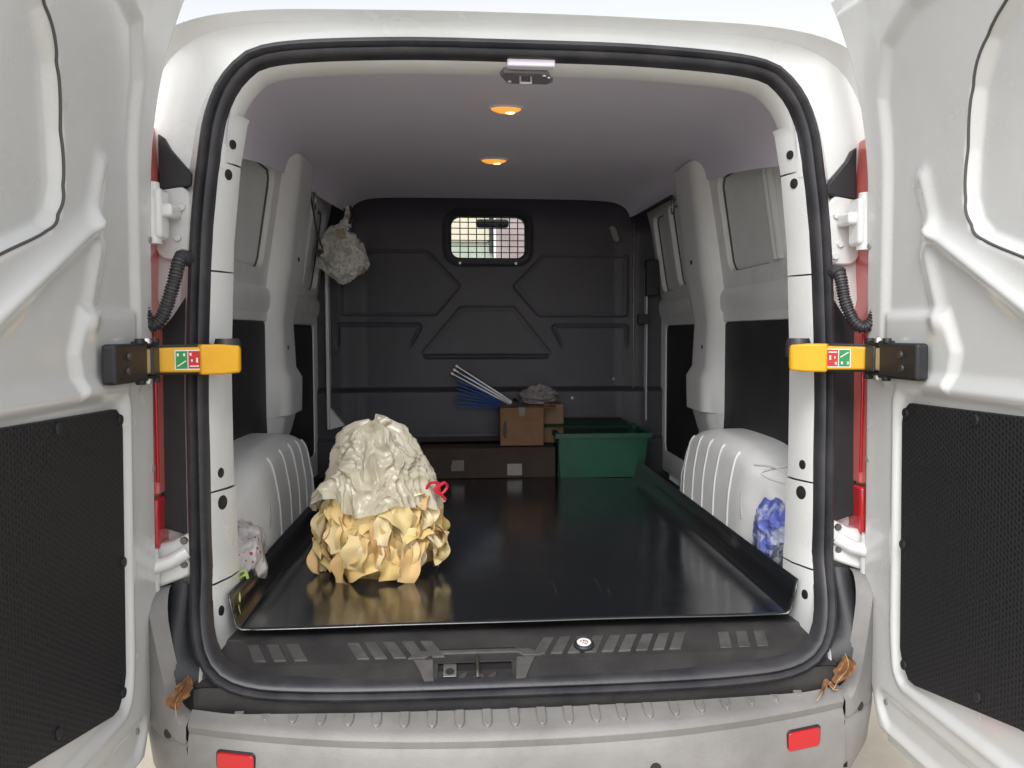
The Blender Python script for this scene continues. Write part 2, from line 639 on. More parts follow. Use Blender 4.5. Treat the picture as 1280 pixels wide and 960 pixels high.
def oring(off, dy):
    p = loop + nrm * off
    return [(p[i, 0], float(lean(loop[i, 1])) + dy, p[i, 1]) for i in range(NL)]


def bring(t, dy):
    p = (loop + nrm * .046) * (1 - t) + outer * t
    return [(p[i, 0], float(lean(loop[i, 1])) * (1 - t) + dy, p[i, 1]) for i in range(NL)]


b = MB()
side = lambda y, k=1.0, zt=0.0: [(p[0] * k, y, p[1] + zt) for p in outer]
b.loft([oring(.010, .035), oring(.02, .012), oring(.046, .012), bring(.06, .035), bring(.14, .055), bring(.74, .055), bring(.84, .035), bring(.95, .02),
        bring(1.0, .05), side(.5), side(1.5), side(2.6), side(3.25)])
# bonnet and cab below the windscreen: the front rings drop to the scuttle height
front = lambda y, top, k: [(p[0] * k, y, min(p[1], top)) for p in outer]
b.loft([side(3.25), front(3.7, 1.10, .985), front(4.25, .72, .96), front(4.9, .48, .90), front(5.05, .1, .84)], cap1=True)
# windscreen hole: drop the faces that lie on the slope between roof and scuttle
nb = 13 * NL
b.f = [f for f in b.f if not (len(f) == 4 and min(f) >= nb and max(b.v[i][1] for i in f) <= 4.26 and abs(sum(b.v[i][0] for i in f) / 4) < .80
                              and sum(b.v[i][2] for i in f) / 4 > .75)]
body = b.build('body', 'paint', VAN, smooth=30)
MB().grid(6, 6, lambda a, c: ((a - .5) * 1.56, 3.27 + .96 * c, 1.425 - .70 * c - .05 * abs(a - .5))).build('windscreen', 'glass', VAN)

# rubber door seal round the opening: a two-lipped profile
prof = [(-.004, .03), (-.002, -.004), (.004, -.016), (.012, -.019), (.018, -.013), (.021, -.006), (.025, -.013), (.032, -.020), (.041, -.016), (.047, -.004), (.048, .014)]
MB().loft([oring(a * .88, c) for a, c in prof]).build('door_seal', 'rubber', VAN, smooth=60)

# load floor under the liner, dark
MB().box(-.86, .86, .026, 2.5, -.05, -.0225).build('load_floor', 'dark_void', VAN)

# ---- headliner
ST = [(.045, .672, 1.125, 1.338), (.12, .700, 1.130, 1.352), (.30, .722, 1.150, 1.375), (.80, .765, 1.225, 1.392), (1.4, .792, 1.290, 1.398), (2.0, .765, 1.292, 1.398), (2.44, .705, 1.285, 1.372)]
STI = crom(ST, 40)


def hl_ring(W, ze, zt):
    h = zt - ze
    half = [(W, ze), (W - .006, ze + .25 * h), (W - .025, ze + .55 * h), (W - .085, ze + .86 * h), (W - .20, ze + .965 * h), (W - .40, ze + .992 * h), (0, zt)]
    full = [(-x, z) for x, z in half] + half[-2::-1]
    return crom(full, 60)


h = MB()
h.loft([[(p[0], s_[0], p[1]) for p in hl_ring(*s_[1:])] for s_ in STI], closed=False)
h.build('headliner', 'headliner', VAN, smooth=50)
# rear header trim above the opening
tops = [i for i in range(NL) if loop[i, 1] > 1.06]
MB().loft([[r_[i] for i in tops] for r_ in (oring(-.004, .02), oring(-.010, .03), oring(-.017, .075), oring(-.016, .09))], closed=False).build('opening_flange', 'paint_in', VAN, smooth=50)

# roof lamps (lit) with their bezels
for yy, xx, rr in ((.70, -.004, .048), (1.57, -.015, .052)):
    zz = float(np.interp(yy, STI[:, 0], STI[:, 3]))
    bz = MB()
    ring = lambda k, dz: [(xx + rr * k * math.cos(t), yy + rr * .62 * k * math.sin(t), zz + dz) for t in np.linspace(0, 2 * np.pi, 28, endpoint=False)]
    bz.loft([ring(1.15, .002), ring(1.15, -.004), ring(1.0, -.006), ring(.98, -.001)])
    lamp = bz.build('roof_lamp', 'headliner', VAN)
    MB().loft([ring(.99, -.001), ring(.9, -.010), ring(.6, -.016), ring(.2, -.018)], cap1=True).build('lamp_lens', 'lamp_amber', lamp)
    ring2 = lambda k, dz: [(xx + .012 + .016 * k * math.cos(t), yy - .004 + .008 * k * math.sin(t), zz + dz) for t in np.linspace(0, 2 * np.pi, 16, endpoint=False)]
    MB().loft([ring2(1, -.015), ring2(.8, -.0205), ring2(.2, -.022)], cap1=True).build('lamp_bulb', 'lamp_core', lamp)

# latch striker under the header
mat('latch_grey', (0.20, 0.185, 0.21), 0.5)
lt = MB().prism([(-.062, .0), (.040, .0), (.062, .075), (.05, .095), (-.05, .095), (-.07, .03)][::1], lambda a, c: (.025 + a, .07 + c, 1.312), lambda a, c: (.025 + a, .07 + c, 1.36)).build('roof_striker', 'latch_grey', VAN, bevel=.004)
MB().box(-.03, .082, .035, .066, 1.318, 1.345).build('striker_cover', 'headliner', lt, bevel=.004)
MB().tube([(.004, .10, 1.312), (.004, .10, 1.298), (.03, .10, 1.297), (.03, .10, 1.312)], .004).build('striker_hoop', 'alu', lt)
for q in ((-.02, .14), (.06, .085), (.072, .10)):
    MB().disc((q[0], q[1], 1.312), (0, 0, -1), .006, .004, 10).build('screw', 'alu', lt)


# ---- interior side walls
def wall_x(z):
    return .865 if z < .86 else .865 - (z - .86) * .155


def holed(mb, s, y0, y1, z0, z1, hole, depth, xoff=0.0):
    """flat wall section with a rounded hole whose edges turn outwards by depth"""
    cy, cz = (sum(p[0] for p in hole) / len(hole), sum(p[1] for p in hole) / len(hole))
    pts = []
    for (y, z) in hole:
        dy, dz = y - cy, z - cz
        k = min([((y1 if dy > 0 else y0) - cy) / dy if abs(dy) > 1e-9 else 1e9, ((z1 if dz > 0 else z0) - cz) / dz if abs(dz) > 1e-9 else 1e9])
        pts.append((cy + dy * k, cz + dz * k))
    # snap the four corners so the section stays a full rectangle
    for c in ((y0, z0), (y0, z1), (y1, z0), (y1, z1)):
        j = min(range(len(pts)), key=lambda i: (pts[i][0] - c[0]) ** 2 + (pts[i][1] - c[1]) ** 2)
        pts[j] = c
    P = lambda y, z, d: (s * (wall_x(z) + d + xoff), y, z)
    sh = lambda k: [(cy + (y - cy) * k, cz + (z - cz) * k) for y, z in hole]
    rings = [[P(*p, 0) for p in pts], [P(*p, 0) for p in sh(1.03)], [P(*p, .004) for p in sh(1.0)], [P(*p, depth) for p in sh(.985)]]
    mb.loft(rings)


WALLS = {}
for s, nm in ((-1, 'wall'), (1, 'wall')):
    w = MB()
    holes_u = [rrect(.15, .62, .925, 1.262, .05), rrect(.72, 1.21, .925, 1.275, .05), rrect(1.70, 2.00, .915, 1.275, .04), rrect(2.10, 2.34, .90, 1.27, .04)]
    secs = [(.10, .67), (.67, 1.36), (1.36, 2.05), (2.05, 2.46)]
    for hh, (ya, yb) in zip(holes_u, secs):
        holed(w, s, ya, yb, .86, 1.42, hh, .032)
    lows = [(rrect(.135, 1.325, .02, .742, .045), .10, 1.36), (rrect(1.66, 2.31, .10, .735, .04), 1.36, 2.46)]
    for hh, ya, yb in lows:
        holed(w, s, ya, yb, .0, .86, hh, .022)
    wo = w.build('side_wall', 'paint_in', VAN, smooth=30)
    # skin seen through the upper holes, with its black bead of sealant round the edge
    sk = MB()
    for hh, (ya, yb) in zip(holes_u, secs):
        cy, cz = sum(p[0] for p in hh) / len(hh), sum(p[1] for p in hh) / len(hh)
        sk = MB().prism([(cy + (y - cy) * 1.03, cz + (z - cz) * 1.03) for y, z in hh], lambda y, z: (s * (wall_x(z) + .028), y, z), lambda y, z: (s * (wall_x(z) + .045), y, z))
        sk.build('outer_skin', 'paint_in', wo)
        dense = crom([(s * (wall_x(z) + .026), cy + (y - cy) * .985, cz + (z - cz) * .985) for y, z in hh], 70, True)
        MB().tube([tuple(p) for p in dense] + [tuple(dense[0])], .0045, 6, False).build('sealant_bead', 'sealer', wo)
    for hh, ya, yb in lows:
        cy, cz = sum(p[0] for p in hh) / len(hh), sum(p[1] for p in hh) / len(hh)
        MB().prism([(cy + (y - cy) * .992, cz + (z - cz) * .992) for y, z in hh], lambda y, z: (s * (.865 + .008), y, z), lambda y, z: (s * (.865 + .03), y, z)).build('lining_board', 'black_board', wo, bevel=.003)
    # pressed rib between the two near windows
    MB().loft([[(s * (wall_x(z) - dx), yy + dy, z) for dy, dx in ((-.045, -.002), (-.03, .010), (-.012, .012), (.0, .006), (.012, .012), (.03, .010), (.045, -.002))] for yy, z in
               [(.665, .93), (.665, .97), (.665, 1.10), (.665, 1.34)]], closed=False).build('pressed_rib', 'paint_in', wo)
    # belt ledge over the lining boards
    MB().loft([[(s * (.867 - d), y, z) for d, z in ((0, .868), (.010, .858), (.016, .835), (.012, .790), (.0, .768))] for y in np.linspace(.12, 2.40, 24)], closed=False).build('belt_ledge', 'paint_in', wo)

    # C pillar
    pz = [(0.24, .86, 1.37, 1.55, 0), (.30, .835, 1.345, 1.59, 0), (.38, .815, 1.335, 1.60, .0), (.385, .795, 1.335, 1.62, 0), (.52, .792, 1.335, 1.625, 0), (.56, .812, 1.335, 1.60, 0),
          (.74, .818, 1.335, 1.59, 0), (.83, .806, 1.33, 1.615, 0), (.93, .786, 1.32, 1.635, 0), (1.10, .768, 1.32, 1.635, 0), (1.36, .735, 1.32, 1.635, 0)]
    pl = MB()
    rings = []
    for z, xi, ya, yb, _ in pz:
        xo = wall_x(z) + .01
        xi = min(xi, xo - .004)
        pr = [(xo, ya - .035), (xi + .022, ya - .010), (xi + .004, ya + .02), (xi, ya + .05), (xi, yb - .05), (xi + .006, yb - .015), (xi + .025, yb), (xo, yb + .012)]
        rings.append([(s * x, y, z) for x, y in crom(pr, 22)])
    pl.loft(rings, closed=False)
    po = pl.build('pillar', 'paint_in', VAN, smooth=50)
    for z_, y_ in ((1.15, 1.42), (.98, 1.45), (.64, 1.42)):
        MB().disc((s * (.775 if z_ > .9 else .816), y_, z_), (-s, 0, 0), .009, .004, 12).build('plug', 'black_plastic', po)
    # tie ring and webbing loop by the headliner
    MB().tube([tuple(p) for p in crom([(s * .745, 1.66 + .028 * math.cos(t), 1.235 + .035 * math.sin(t)) for t in np.linspace(0, 2 * np.pi, 12, endpoint=False)], 30, True)], .003, 6).build('tie_ring', 'steel', po)

    # bright sliding-door edge strip beside the bulkhead
    sx = .80 if s < 0 else .775
    e = MB().box(s * sx, s * (sx + (.016 if s < 0 else .007)), 2.34, 2.40, .22 if s < 0 else .25, 1.02)
    eo = e.build('edge_strip', 'paint_in', VAN, bevel=.004)
    if s < 0:
        MB().prism([(-.80, .22), (-.73, .24), (-.80, .33)], lambda x, z: (x, 2.33, z), lambda x, z: (x, 2.40, z)).build('strip_foot', 'paint_in', eo, bevel=.003)
    else:
        MB().box(.715, .722, 2.39, 2.41, .2, 1.25).build('edge_rail', 'steel', eo, bevel=.002)
        MB().box(.765, .83, 2.30, 2.345, .88, 1.06).build('edge_cover', 'black_plastic', eo, bevel=.006)
        MB().box(.73, .79, 2.32, 2.36, .74, .79).build('catch', 'black_plastic', eo, bevel=.004)

    # wheel arch: rounded hump with pressed ribs
    def arch_pt(y, k, grow=0.0):
        """k 0..1 from the tray side foot, up over the rounded shoulder to the wall"""
        yc, hw = .86, .64
        t = (y - yc) / hw
        top = .345 * max(0.0, 1 - abs(t) ** 3.4) ** 0.55
        xin = .686 + .055 * max(0, abs(t) - .55) / .45
        pr = np.array([(xin, -.02), (xin + .004, top * .45), (xin + .014, max(top - .10, top * .6)), (xin + .032, top - .03 * min(1, top / .1)), (xin + .07, top), (.80, top + .006), (.875, top + .008)])
        return pr
    ar = MB()
    ys = .86 + .64 * np.sin(np.linspace(-np.pi / 2, np.pi / 2, 44))
    ar.loft([[(s * p[0], y, p[1]) for p in crom(arch_pt(y, 0), 34)] for y in ys], closed=False)
    ao = ar.build('wheel_arch', 'paint_in', VAN, smooth=60)
    for yr in (.64, .80, .94, 1.07, 1.20, 1.32):
        c = crom(arch_pt(yr, 0), 60)
        c = c[6:42]
        MB().loft([[(s * (p[0] - .003 * k_), yr + dy, p[1] + .003 * k_) for p in c] for dy, k_ in ((-.009, -.4), (-.004, 1), (.004, 1), (.009, -.4))], closed=False).build('arch_rib', 'paint_in', ao, smooth=80)
    for yr, kk in ((.42, 22), (.50, 20)):
        c = crom(arch_pt(yr, 0), 60)[kk:kk + 12]
        MB().tube([(s * (p[0] - .001), yr + .004 * i, p[1]) for i, p in enumerate(c)], .0025, 5).build('sealer_line', 'seam', ao)

    # rear jamb: white strip in four pieces with plug holes
    cuts = [(-.062, .118), (.122, .328), (.332, .838), (.842, 1.088), (1.092, 1.20)]
    jo = None
    for a_, c_ in cuts:
        rings = []
        for z in np.linspace(a_, c_, 12):
            xo = float(np.interp(z, [p[1] for p in HALF], [p[0] for p in HALF]))
            xo = max(xo, .715) if z < .3 else xo
            Y = float(lean(z))
            dx = -.012 if a_ < .32 else 0.0
            yb = .125
            rings.append([(s * x, y, z) for x, y in [(xo - .002, Y + .02), (xo - .007, Y + .028), (xo - .024 + dx * .3, Y + .028 + (yb - Y - .028) * .55), (xo - .030 + dx * .3, yb), (xo - .02, yb + .012), (.80, yb + .03)]])
        o_ = MB().loft(rings, closed=False).build('jamb_panel', 'paint', VAN if jo is None else jo, smooth=45)
        if jo is None: jo = o_
    for z_, r_ in ((1.135, .012), (1.065, .013), (.37, .012), (.300, .017), (.055, .013)):
        xo = float(np.interp(z_, [p[1] for p in HALF], [p[0] for p in HALF]))
        xo = max(xo, .715) if z_ < .3 else xo
        Y_ = float(lean(z_))
        dx = -.012 if z_ < .33 else 0.0
        pa = Vector((s * (xo - .007), Y_ + .028, z_))
        pb = Vector((s * (xo - .024 + dx * .3), Y_ + .028 + (.125 - Y_ - .028) * .55, z_))
        dr = (pb - pa).normalized()
        n = Vector((-s * abs(dr.y), -abs(dr.x), 0))
        MB().disc(pa.lerp(pb, .55) - n * .001, n, r_, .0025, 18, rx=r_).build('hole_plug', 'black_ink', jo)

    # near-black shapes in the gutter between seal and tail light
    def gutter_prism(poly, name='gutter_black', m='black_plastic', d0=.025, d1=.07):
        return MB().prism(poly, lambda x, z: (s * x, float(lean(z)) + d0, z), lambda x, z: (s * x, float(lean(z)) + d1, z)).build(name, m, VAN, bevel=.004)
    gutter_prism([(.752, 1.035), (.826, 1.022), (.826, 1.152), (.812, 1.142), (.80, 1.118), (.752, 1.06)])
    gutter_prism([(.7575, .225), (.83, .25), (.83, .70), (.80, .735), (.7575, .80)])
    # grey-black corner below the lower hinge
    cv = MB()
    rings = []
    for z in np.linspace(-.135, .128, 14):
        xo = float(np.interp(max(z, -.05), [p[1] for p in HALF], [p[0] for p in HALF])) + .045
        Y = float(lean(z))
        rings.append([(s * x, y, z) for x, y in crom([(min(xo, .754), Y + .05), (.757, Y + .012), (.79, Y + .008), (min(.81, .775 + .5 * max(0, z + .08)), Y + .02), (min(.835, .782 + .5 * max(0, z + .08)), Y + .035), (min(.85, .787 + .5 * max(0, z + .08)), Y + .10)], 14)])
    cv.loft(rings, closed=False).build('corner_cover', 'black_plastic', VAN, smooth=60)

    # tail light
    tl = MB().prism([(.825, .205), (.975, .19), (.97, .31), (.822, .325)], lambda x, z: (s * x, -.012 + .04 * max(0, x - .9), z), lambda x, z: (s * x, .16, z)).build('tail_light', 'lens_red', VAN, bevel=.008)
    MB().prism([(.822, .332), (.97, .318), (.965, .78), (.94, 1.02), (.872, 1.165), (.836, 1.170), (.829, 1.05), (.832, .90), (.838, .78), (.822, .70)], lambda x, z: (s * x, -.005, z), lambda x, z: (s * x, .15, z)).build('pale_lens', 'lens_pale', tl, bevel=.006)
    for xa, xb in ((.820, .827), (.838, .852), (.866, .90)):
        MB().box(s * xa, s * xb, -.011, -.002, .36, .70).build('red_strip', 'lens_red', tl, bevel=.003)

    # hinges, upper and lower
    hp = MB().prism(rrect(.757, .835, .865, 1.035, .03), lambda x, z: (s * x, float(lean(z)) + .028, z), lambda x, z: (s * x, float(lean(z)) + .06, z)).build('hinge', 'paint', VAN, bevel=.004)
    MB().prism(rrect(-.06, .0, .905, 1.018, .012), lambda y, z: (s * .795, y + .03, z), lambda y, z: (s * .853, y + .03, z)).build('hinge_knuckle', 'paint', hp, bevel=.008)
    MB().disc((s * .822, -.012, .895), (0, 0, 1), .022, .135, 20).build('hinge_pin', 'paint', hp)
    MB().box(s * .775, s * .80, -.02, .05, .955, .985).build('hinge_lug', 'paint', hp, bevel=.007)
    for bx, bz in ((.775, .985), (.785, .915), (.772, .885)):
        MB().disc((s * bx, float(lean(bz)) + .028, bz), (0, -1, 0), .009, .007, 8).build('bolt', 'paint', hp)
    lp = MB().prism([(.757, .145), (.83, .120), (.845, .16), (.845, .215), (.80, .222), (.757, .245)], lambda x, z: (s * x, float(lean(z)) + .0, z), lambda x, z: (s * x, float(lean(z)) + .05, z)).build('hinge', 'paint', VAN, bevel=.008)
    MB().tube([(s * .765, float(lean(.2)) - .005, .200), (s * .80, float(lean(.2)) - .02, .180), (s * .84, -.045, .172)], .017, 10).build('hinge_lug', 'paint', lp)
    MB().disc((s * .838, -.030, .10), (0, 0, 1), .020, .115, 18).build('hinge_pin', 'paint', lp)
    for bx, bz in ((.772, .170), (.772, .225)):
        MB().disc((s * bx, float(lean(bz)), bz), (0, -1, 0), .009, .007, 8).build('bolt', 'steel', lp)

    # corrugated wiring conduit from pillar to door
    if s < 0:
        cp = [(-.752, .01, .865), (-.760, -.02, .860), (-.772, -.035, .80), (-.792, -.045, .735), (-.812, -.055, .715), (-.826, -.062, .745), (-.835, -.066, .79), (-.846, -.066, .835)]
    else:
        cp = [(.752, .01, .845), (.758, -.015, .835), (.765, -.03, .775), (.782, -.045, .725), (.805, -.055, .712), (.826, -.060, .740), (.834, -.064, .79), (.846, -.066, .84)]
    path = crom(cp, 220)
    MB().tube([tuple(p) for p in path], lambda t: (.0155 if abs((t * 46) % 1 - .5) < .26 else .0125) if t > .08 else .018, 12).build('wiring_conduit', 'rubber', VAN, smooth=30)

# loose cable along the roof edge at the front left, slot trim and vent at the front right
cb = crom([(-.76, 1.62, 1.275), (-.775, 1.8, 1.22), (-.79, 2.0, 1.13), (-.775, 2.15, 1.06), (-.74, 2.22, 1.07), (-.70, 2.26, 1.13), (-.69, 2.28, 1.20), (-.70, 2.2, 1.28)], 60)
MB().tube([tuple(p) for p in cb], .0045, 6).build('cable', 'sealer', VAN)
MB().tube([(.755, 1.72, 1.282), (.74, 2.0, 1.280), (.715, 2.28, 1.272)], .010, 6).build('slot_trim', 'black_plastic', VAN)

# ---- bulkhead with pressed panels and a caged window
BY = 2.43
nx, nz = 360, 300
xs = np.linspace(-.90, .90, nx + 1)
zs = np.linspace(-.05, 1.43, nz + 1)
X, Z = np.meshgrid(xs, zs)
px2 = lambda px, py: ((px - 584) / 245.5 - .107, .7 - (py - 415) / 245.5)
polys = [[px2(*p) for p in q] for q in (
    [(676, 323), (776, 323), (776, 391), (670, 391), (642, 358)],
    [(430, 319), (529, 319), (566, 358), (539, 390), (430, 390)],
    [(573, 388), (636, 388), (679, 441), (528, 441)],
    [(425, 409), (518, 409), (512, 421), (480, 475), (425, 475)],
    [(690, 410), (776, 410), (776, 475), (725, 475), (696, 421)])]
Yb = np.zeros_like(X)
for k, q in enumerate(polys):
    d = sd_poly(X, Z, q) - .012
    if k < 3:
        Yb += .006 * np.exp(-(d / .0065) ** 2) + (.006 if k == 2 else .004) * (1 - sstep(-.02, 0, d))
    else:
        Yb += .007 * np.exp(-(d / .007) ** 2) * sstep(.60, .66, Z)
Yb += -.035 * (1 - sstep(.395, .425, Z)) - .02 * (1 - sstep(.15, .18, Z)) + .012 * np.exp(-((Z - .575) / .008) ** 2) * (np.abs(X + .03) < .31)
Yb += -.03 * sstep(.62, .76, np.abs(X)) * (1 - sstep(1.2, 1.3, Z)) + .03 * sstep(1.2, 1.40, Z) ** 2
WX0, WX1, WZ0, WZ1 = -.205, .168, 1.070, 1.280
wd = sd_poly(X, Z, rrect(WX0, WX1, WZ0, WZ1, .045))
Yb -= .016 * sstep(.045, .02, wd) if False else .016 * (1 - sstep(.020, .045, wd))
out = sd_poly(X, Z, [(-.795, -.01), (.795, -.01), (.795, 1.12), (.74, 1.26), (.60, 1.355), (.5, 1.372), (-.5, 1.372), (-.60, 1.355), (-.74, 1.26), (-.795, 1.12)])
bm_ = MB()
bm_.v = [(float(X[j, i]), BY + float(Yb[j, i]), float(Z[j, i])) for j in range(nz + 1) for i in range(nx + 1)]
W1 = nx + 1
bm_.f = [(j * W1 + i, j * W1 + i + 1, (j + 1) * W1 + i + 1, (j + 1) * W1 + i) for j in range(nz) for i in range(nx)
         if wd[j, i] > .004]
bh = bm_.build('bulkhead', 'bulkhead', VAN, smooth=70)
P2 = lambda x, z, d: (x, BY + d, z)
hole = rrect(WX0, WX1, WZ0, WZ1, .045, 8)
fr = MB()
cx_, cz_ = (WX0 + WX1) / 2, (WZ0 + WZ1) / 2


def grow(d):
    return rrect(WX0 - d, WX1 + d, WZ0 - d, WZ1 + d, .045 + d, 8)


fr.loft([[P2(*p, .05) for p in grow(-.002)], [P2(*p, -.018) for p in grow(-.002)], [P2(*p, -.024) for p in grow(.004)], [P2(*p, -.022) for p in grow(.016)], [P2(*p, .0) for p in grow(.022)]])
fr.build('window_frame', 'black_plastic', bh, smooth=50)
MB().prism(grow(.0), lambda x, z: P2(x, z, .040), lambda x, z: P2(x, z, .044)).build('window_pane', 'glass', bh)
gx = np.linspace(WX0, WX1, 10)[1:-1] + .004
gz = np.linspace(WZ0, WZ1, 8)[1:-1]
for x in gx:
    MB().tube([(x, BY - .002, WZ0 - .003), (x, BY - .002, WZ1 + .003)], .0026, 6).build('grille_bar', 'black_ink', bh)
for z in gz:
    MB().tube([(WX0 - .003, BY - .005, z), (WX1 + .003, BY - .005, z)], .0026, 6).build('grille_bar', 'black_ink', bh)
for x, z in ((-.16, 1.045), (.12, 1.045), (.405, .585 - .22), (.62, .46)):
    MB().disc((x, BY - .038 if z < .4 else BY - .02, z), (0, -1, 0), .008, .005, 12).build('bolt', 'steel', bh)
MB().prism(rrect(.60, .635, 1.155, 1.235, .015), lambda x, z: (x + (z - 1.2) * -.35, BY - .05, z), lambda x, z: (x + (z - 1.2) * -.35, BY + .0, z)).build('vent', 'grey_film', bh, bevel=.004)
# cab seen through the window: mirror and one headrest
MB().prism(rrect(-.07, .13, 1.335, 1.385, .02), lambda x, z: (x, 3.36, z), lambda x, z: (x, 3.39, z)).build('mirror', 'black_plastic', VAN, bevel=.006)

# ---- rear sill step
SP = [(.10, -.020), (.024, -.020), (.018, -.027), (-.060, -.0445), (-.066, -.0455), (-.072, -.047), (-.128, -.073), (-.131, -.09), (-.125, -.16)]


def sill_y(x):                    # the step bows out a little in the middle
    return -.012 * (1 - (x / .7) ** 2)


sy = lambda x, t: (x, .014 - .072 * t + sill_y(x), -.0279 - .01615 * t)


def sill_run(x0, x1, n, pts):
    return MB().loft([[(x, y + (sill_y(x) if y < .02 else 0), z) for y, z in pts] for x in np.linspace(x0, x1, n)], closed=False)


RX0, RX1 = -.196, -.030
sl = MB()
for x0, x1, n in ((-.72, RX0 - .03, 14), (RX1 + .03, .72, 16)):
    sl.loft([[(x, y + (sill_y(x) if y < .02 else 0), z + .035 * max(0, abs(x) - .60)) for y, z in SP] for x in np.linspace(x0, x1, n)], closed=False)
sl.loft([[(x, y + (sill_y(x) if y < .02 else 0), z) for y, z in SP[:6]] for x in np.linspace(RX0 - .03, RX1 + .03, 4)], closed=False)
sl.loft([[(x, y + sill_y(x), z) for y, z in SP[6:]] for x in np.linspace(RX0 - .03, RX1 + .03, 4)], closed=False)
# sloping front with the recess for the lock
F0, F1 = Vector((0, SP[5][0] + sill_y(-.1), SP[5][1])), Vector((0, SP[6][0] + sill_y(-.1), SP[6][1]))
FN = Vector((0, -(F0.z - F1.z), F0.y - F1.y)) * 1.0
FN = Vector((0, -(F0.z - F1.z), (F0.y - F1.y))).normalized()
fp = lambda x, t, d: tuple(Vector((x, 0, 0)) + F0.lerp(F1, t) + (Vector((0, d, d * .25)) if d > 0 else -FN * d))
hl = [(x, t) for x, t in rrect(RX0, RX1, .08, .93, .08, 4)]
hl = [((x - (RX0 + RX1) / 2) * (1 - .0) + (RX0 + RX1) / 2, t) for x, t in hl]
hr = rrect(RX0, RX1, .06, .94, .012, 4)
hr = [(x, min(max(t, .06), .94)) for x, t in hr]
xl, xr = RX0 - .03, RX1 + .03
frame_out = []
mx_, mt_ = (RX0 + RX1) / 2, .5
for x, t in hr:
    dx, dt = x - mx_, t - mt_
    k = min(((xr if dx > 0 else xl) - mx_) / dx if abs(dx) > 1e-9 else 1e9, ((1 if dt > 0 else 0) - mt_) / dt if abs(dt) > 1e-9 else 1e9)
    frame_out.append((mx_ + dx * k, mt_ + dt * k))
for c in ((xl, 0), (xl, 1), (xr, 0), (xr, 1)):
    j = min(range(len(frame_out)), key=lambda i: ((frame_out[i][0] - c[0]) * 10) ** 2 + (frame_out[i][1] - c[1]) ** 2)
    frame_out[j] = c
sl.loft([[fp(*p, 0) for p in frame_out], [fp(*p, 0) for p in hr], [fp(*p, .040) for p in hr]])
so = sl.build('sill_step', 'sill_plastic', VAN, smooth=40)
MB().prism([(RX0 - .01, -.1), (RX1 + .01, -.1), (RX1 + .01, 1.1), (RX0 - .01, 1.1)], lambda x, t: fp(x, t, .038), lambda x, t: fp(x, t, .042)).build('lock_recess', 'dark_void', so)
# raised surround of the recess
su_ = MB()
for (xa, xb, xc, xd) in ((RX0 - .012, RX0 - .05, RX0 - .085, RX0 - .03), (RX1 + .012, RX1 + .05, RX1 + .085, RX1 + .03)):
    pass
MB().loft([[fp(x0 + (x1 - x0) * q, t, -.004) for q in (0, 1)] for x0, x1, t in ((RX0 - .055, RX0 - .012, -.10), (RX0 - .040, RX0 - .010, .45), (RX0 - .028, RX0 - .008, .97))], closed=False).build('lock_surround', 'pad_plastic', so)
MB().loft([[fp(x0 + (x1 - x0) * q, t, -.004) for q in (0, 1)] for x0, x1, t in ((RX1 + .012, RX1 + .055, -.10), (RX1 + .010, RX1 + .040, .45), (RX1 + .008, RX1 + .028, .97))], closed=False).build('lock_surround', 'pad_plastic', so)
MB().prism([(RX0 - .07, 1.0), (RX0 - .03, 1.0), (RX0 - .015, .80), (RX1 + .015, .80), (RX1 + .03, 1.0), (RX1 + .07, 1.0), (RX1 + .045, .62), (RX0 - .045, .62)],
           lambda x, t: tuple(Vector(sy(x, t)) + Vector((0, 0, .004))), lambda x, t: tuple(Vector(sy(x, t)) - Vector((0, 0, .006)))).build('raised_web', 'pad_plastic', so, bevel=.002)
# striker: hoop, plate and square socket
xc = (RX0 + RX1) / 2 + .006
st = MB().tube([fp(xc, .10, .03), fp(xc, .20, -.004), fp(xc, .55, -.010), fp(xc, .85, -.004)], .0045, 8).build('lock_striker', 'steel', so)
MB().disc(fp(xc, .88, .004), FN * -1, .011, .006, 18, rx=.017).build('striker_plate', 'steel', so)
for dx in (-.033, .033):
    MB().disc(fp(xc + dx, .74, .004), FN * -1, .006, .006, 14, rx=.012).build('striker_plate', 'steel', so)
MB().prism(rrect(RX0 + .012, RX0 + .042, .22, .72, .008, 3), lambda x, t: fp(x, t, -.001), lambda x, t: fp(x, t, .02)).build('socket', 'alu', so, bevel=.002)
MB().disc(fp(RX0 + .027, .47, -.0015), FN * -1, .010, .003, 16).build('socket_hole', 'black_ink', so)
# tread pads: slanted raised bars
pads = [(-.625, .028), (-.580, .028), (-.535, .030), (-.395, .028), (-.355, .028), (-.312, .028), (-.268, .028), (-.225, .028)]
pads += [(.035 + .040 * i, .028) for i in range(9)] + [(.47, .028), (.515, .028), (.56, .028)]
for x, wd_ in pads:
    sh = .035 if x < -.1 else -.032
    if x > .42: sh = -.012
    thin = .35 if x > .42 else 1
    MB().prism([(0, .05), (1, .05), (1, .95), (0, .95)], lambda a, t: tuple(Vector(sy(x + a * wd_ + sh * (t - .5), t)) + Vector((0, 0, .004 * thin))),
               lambda a, t: tuple(Vector(sy(x + a * wd_ + sh * (t - .5), t)) - Vector((0, 0, .004)))).build('tread_pad', 'pad_plastic', so, bevel=.0015)
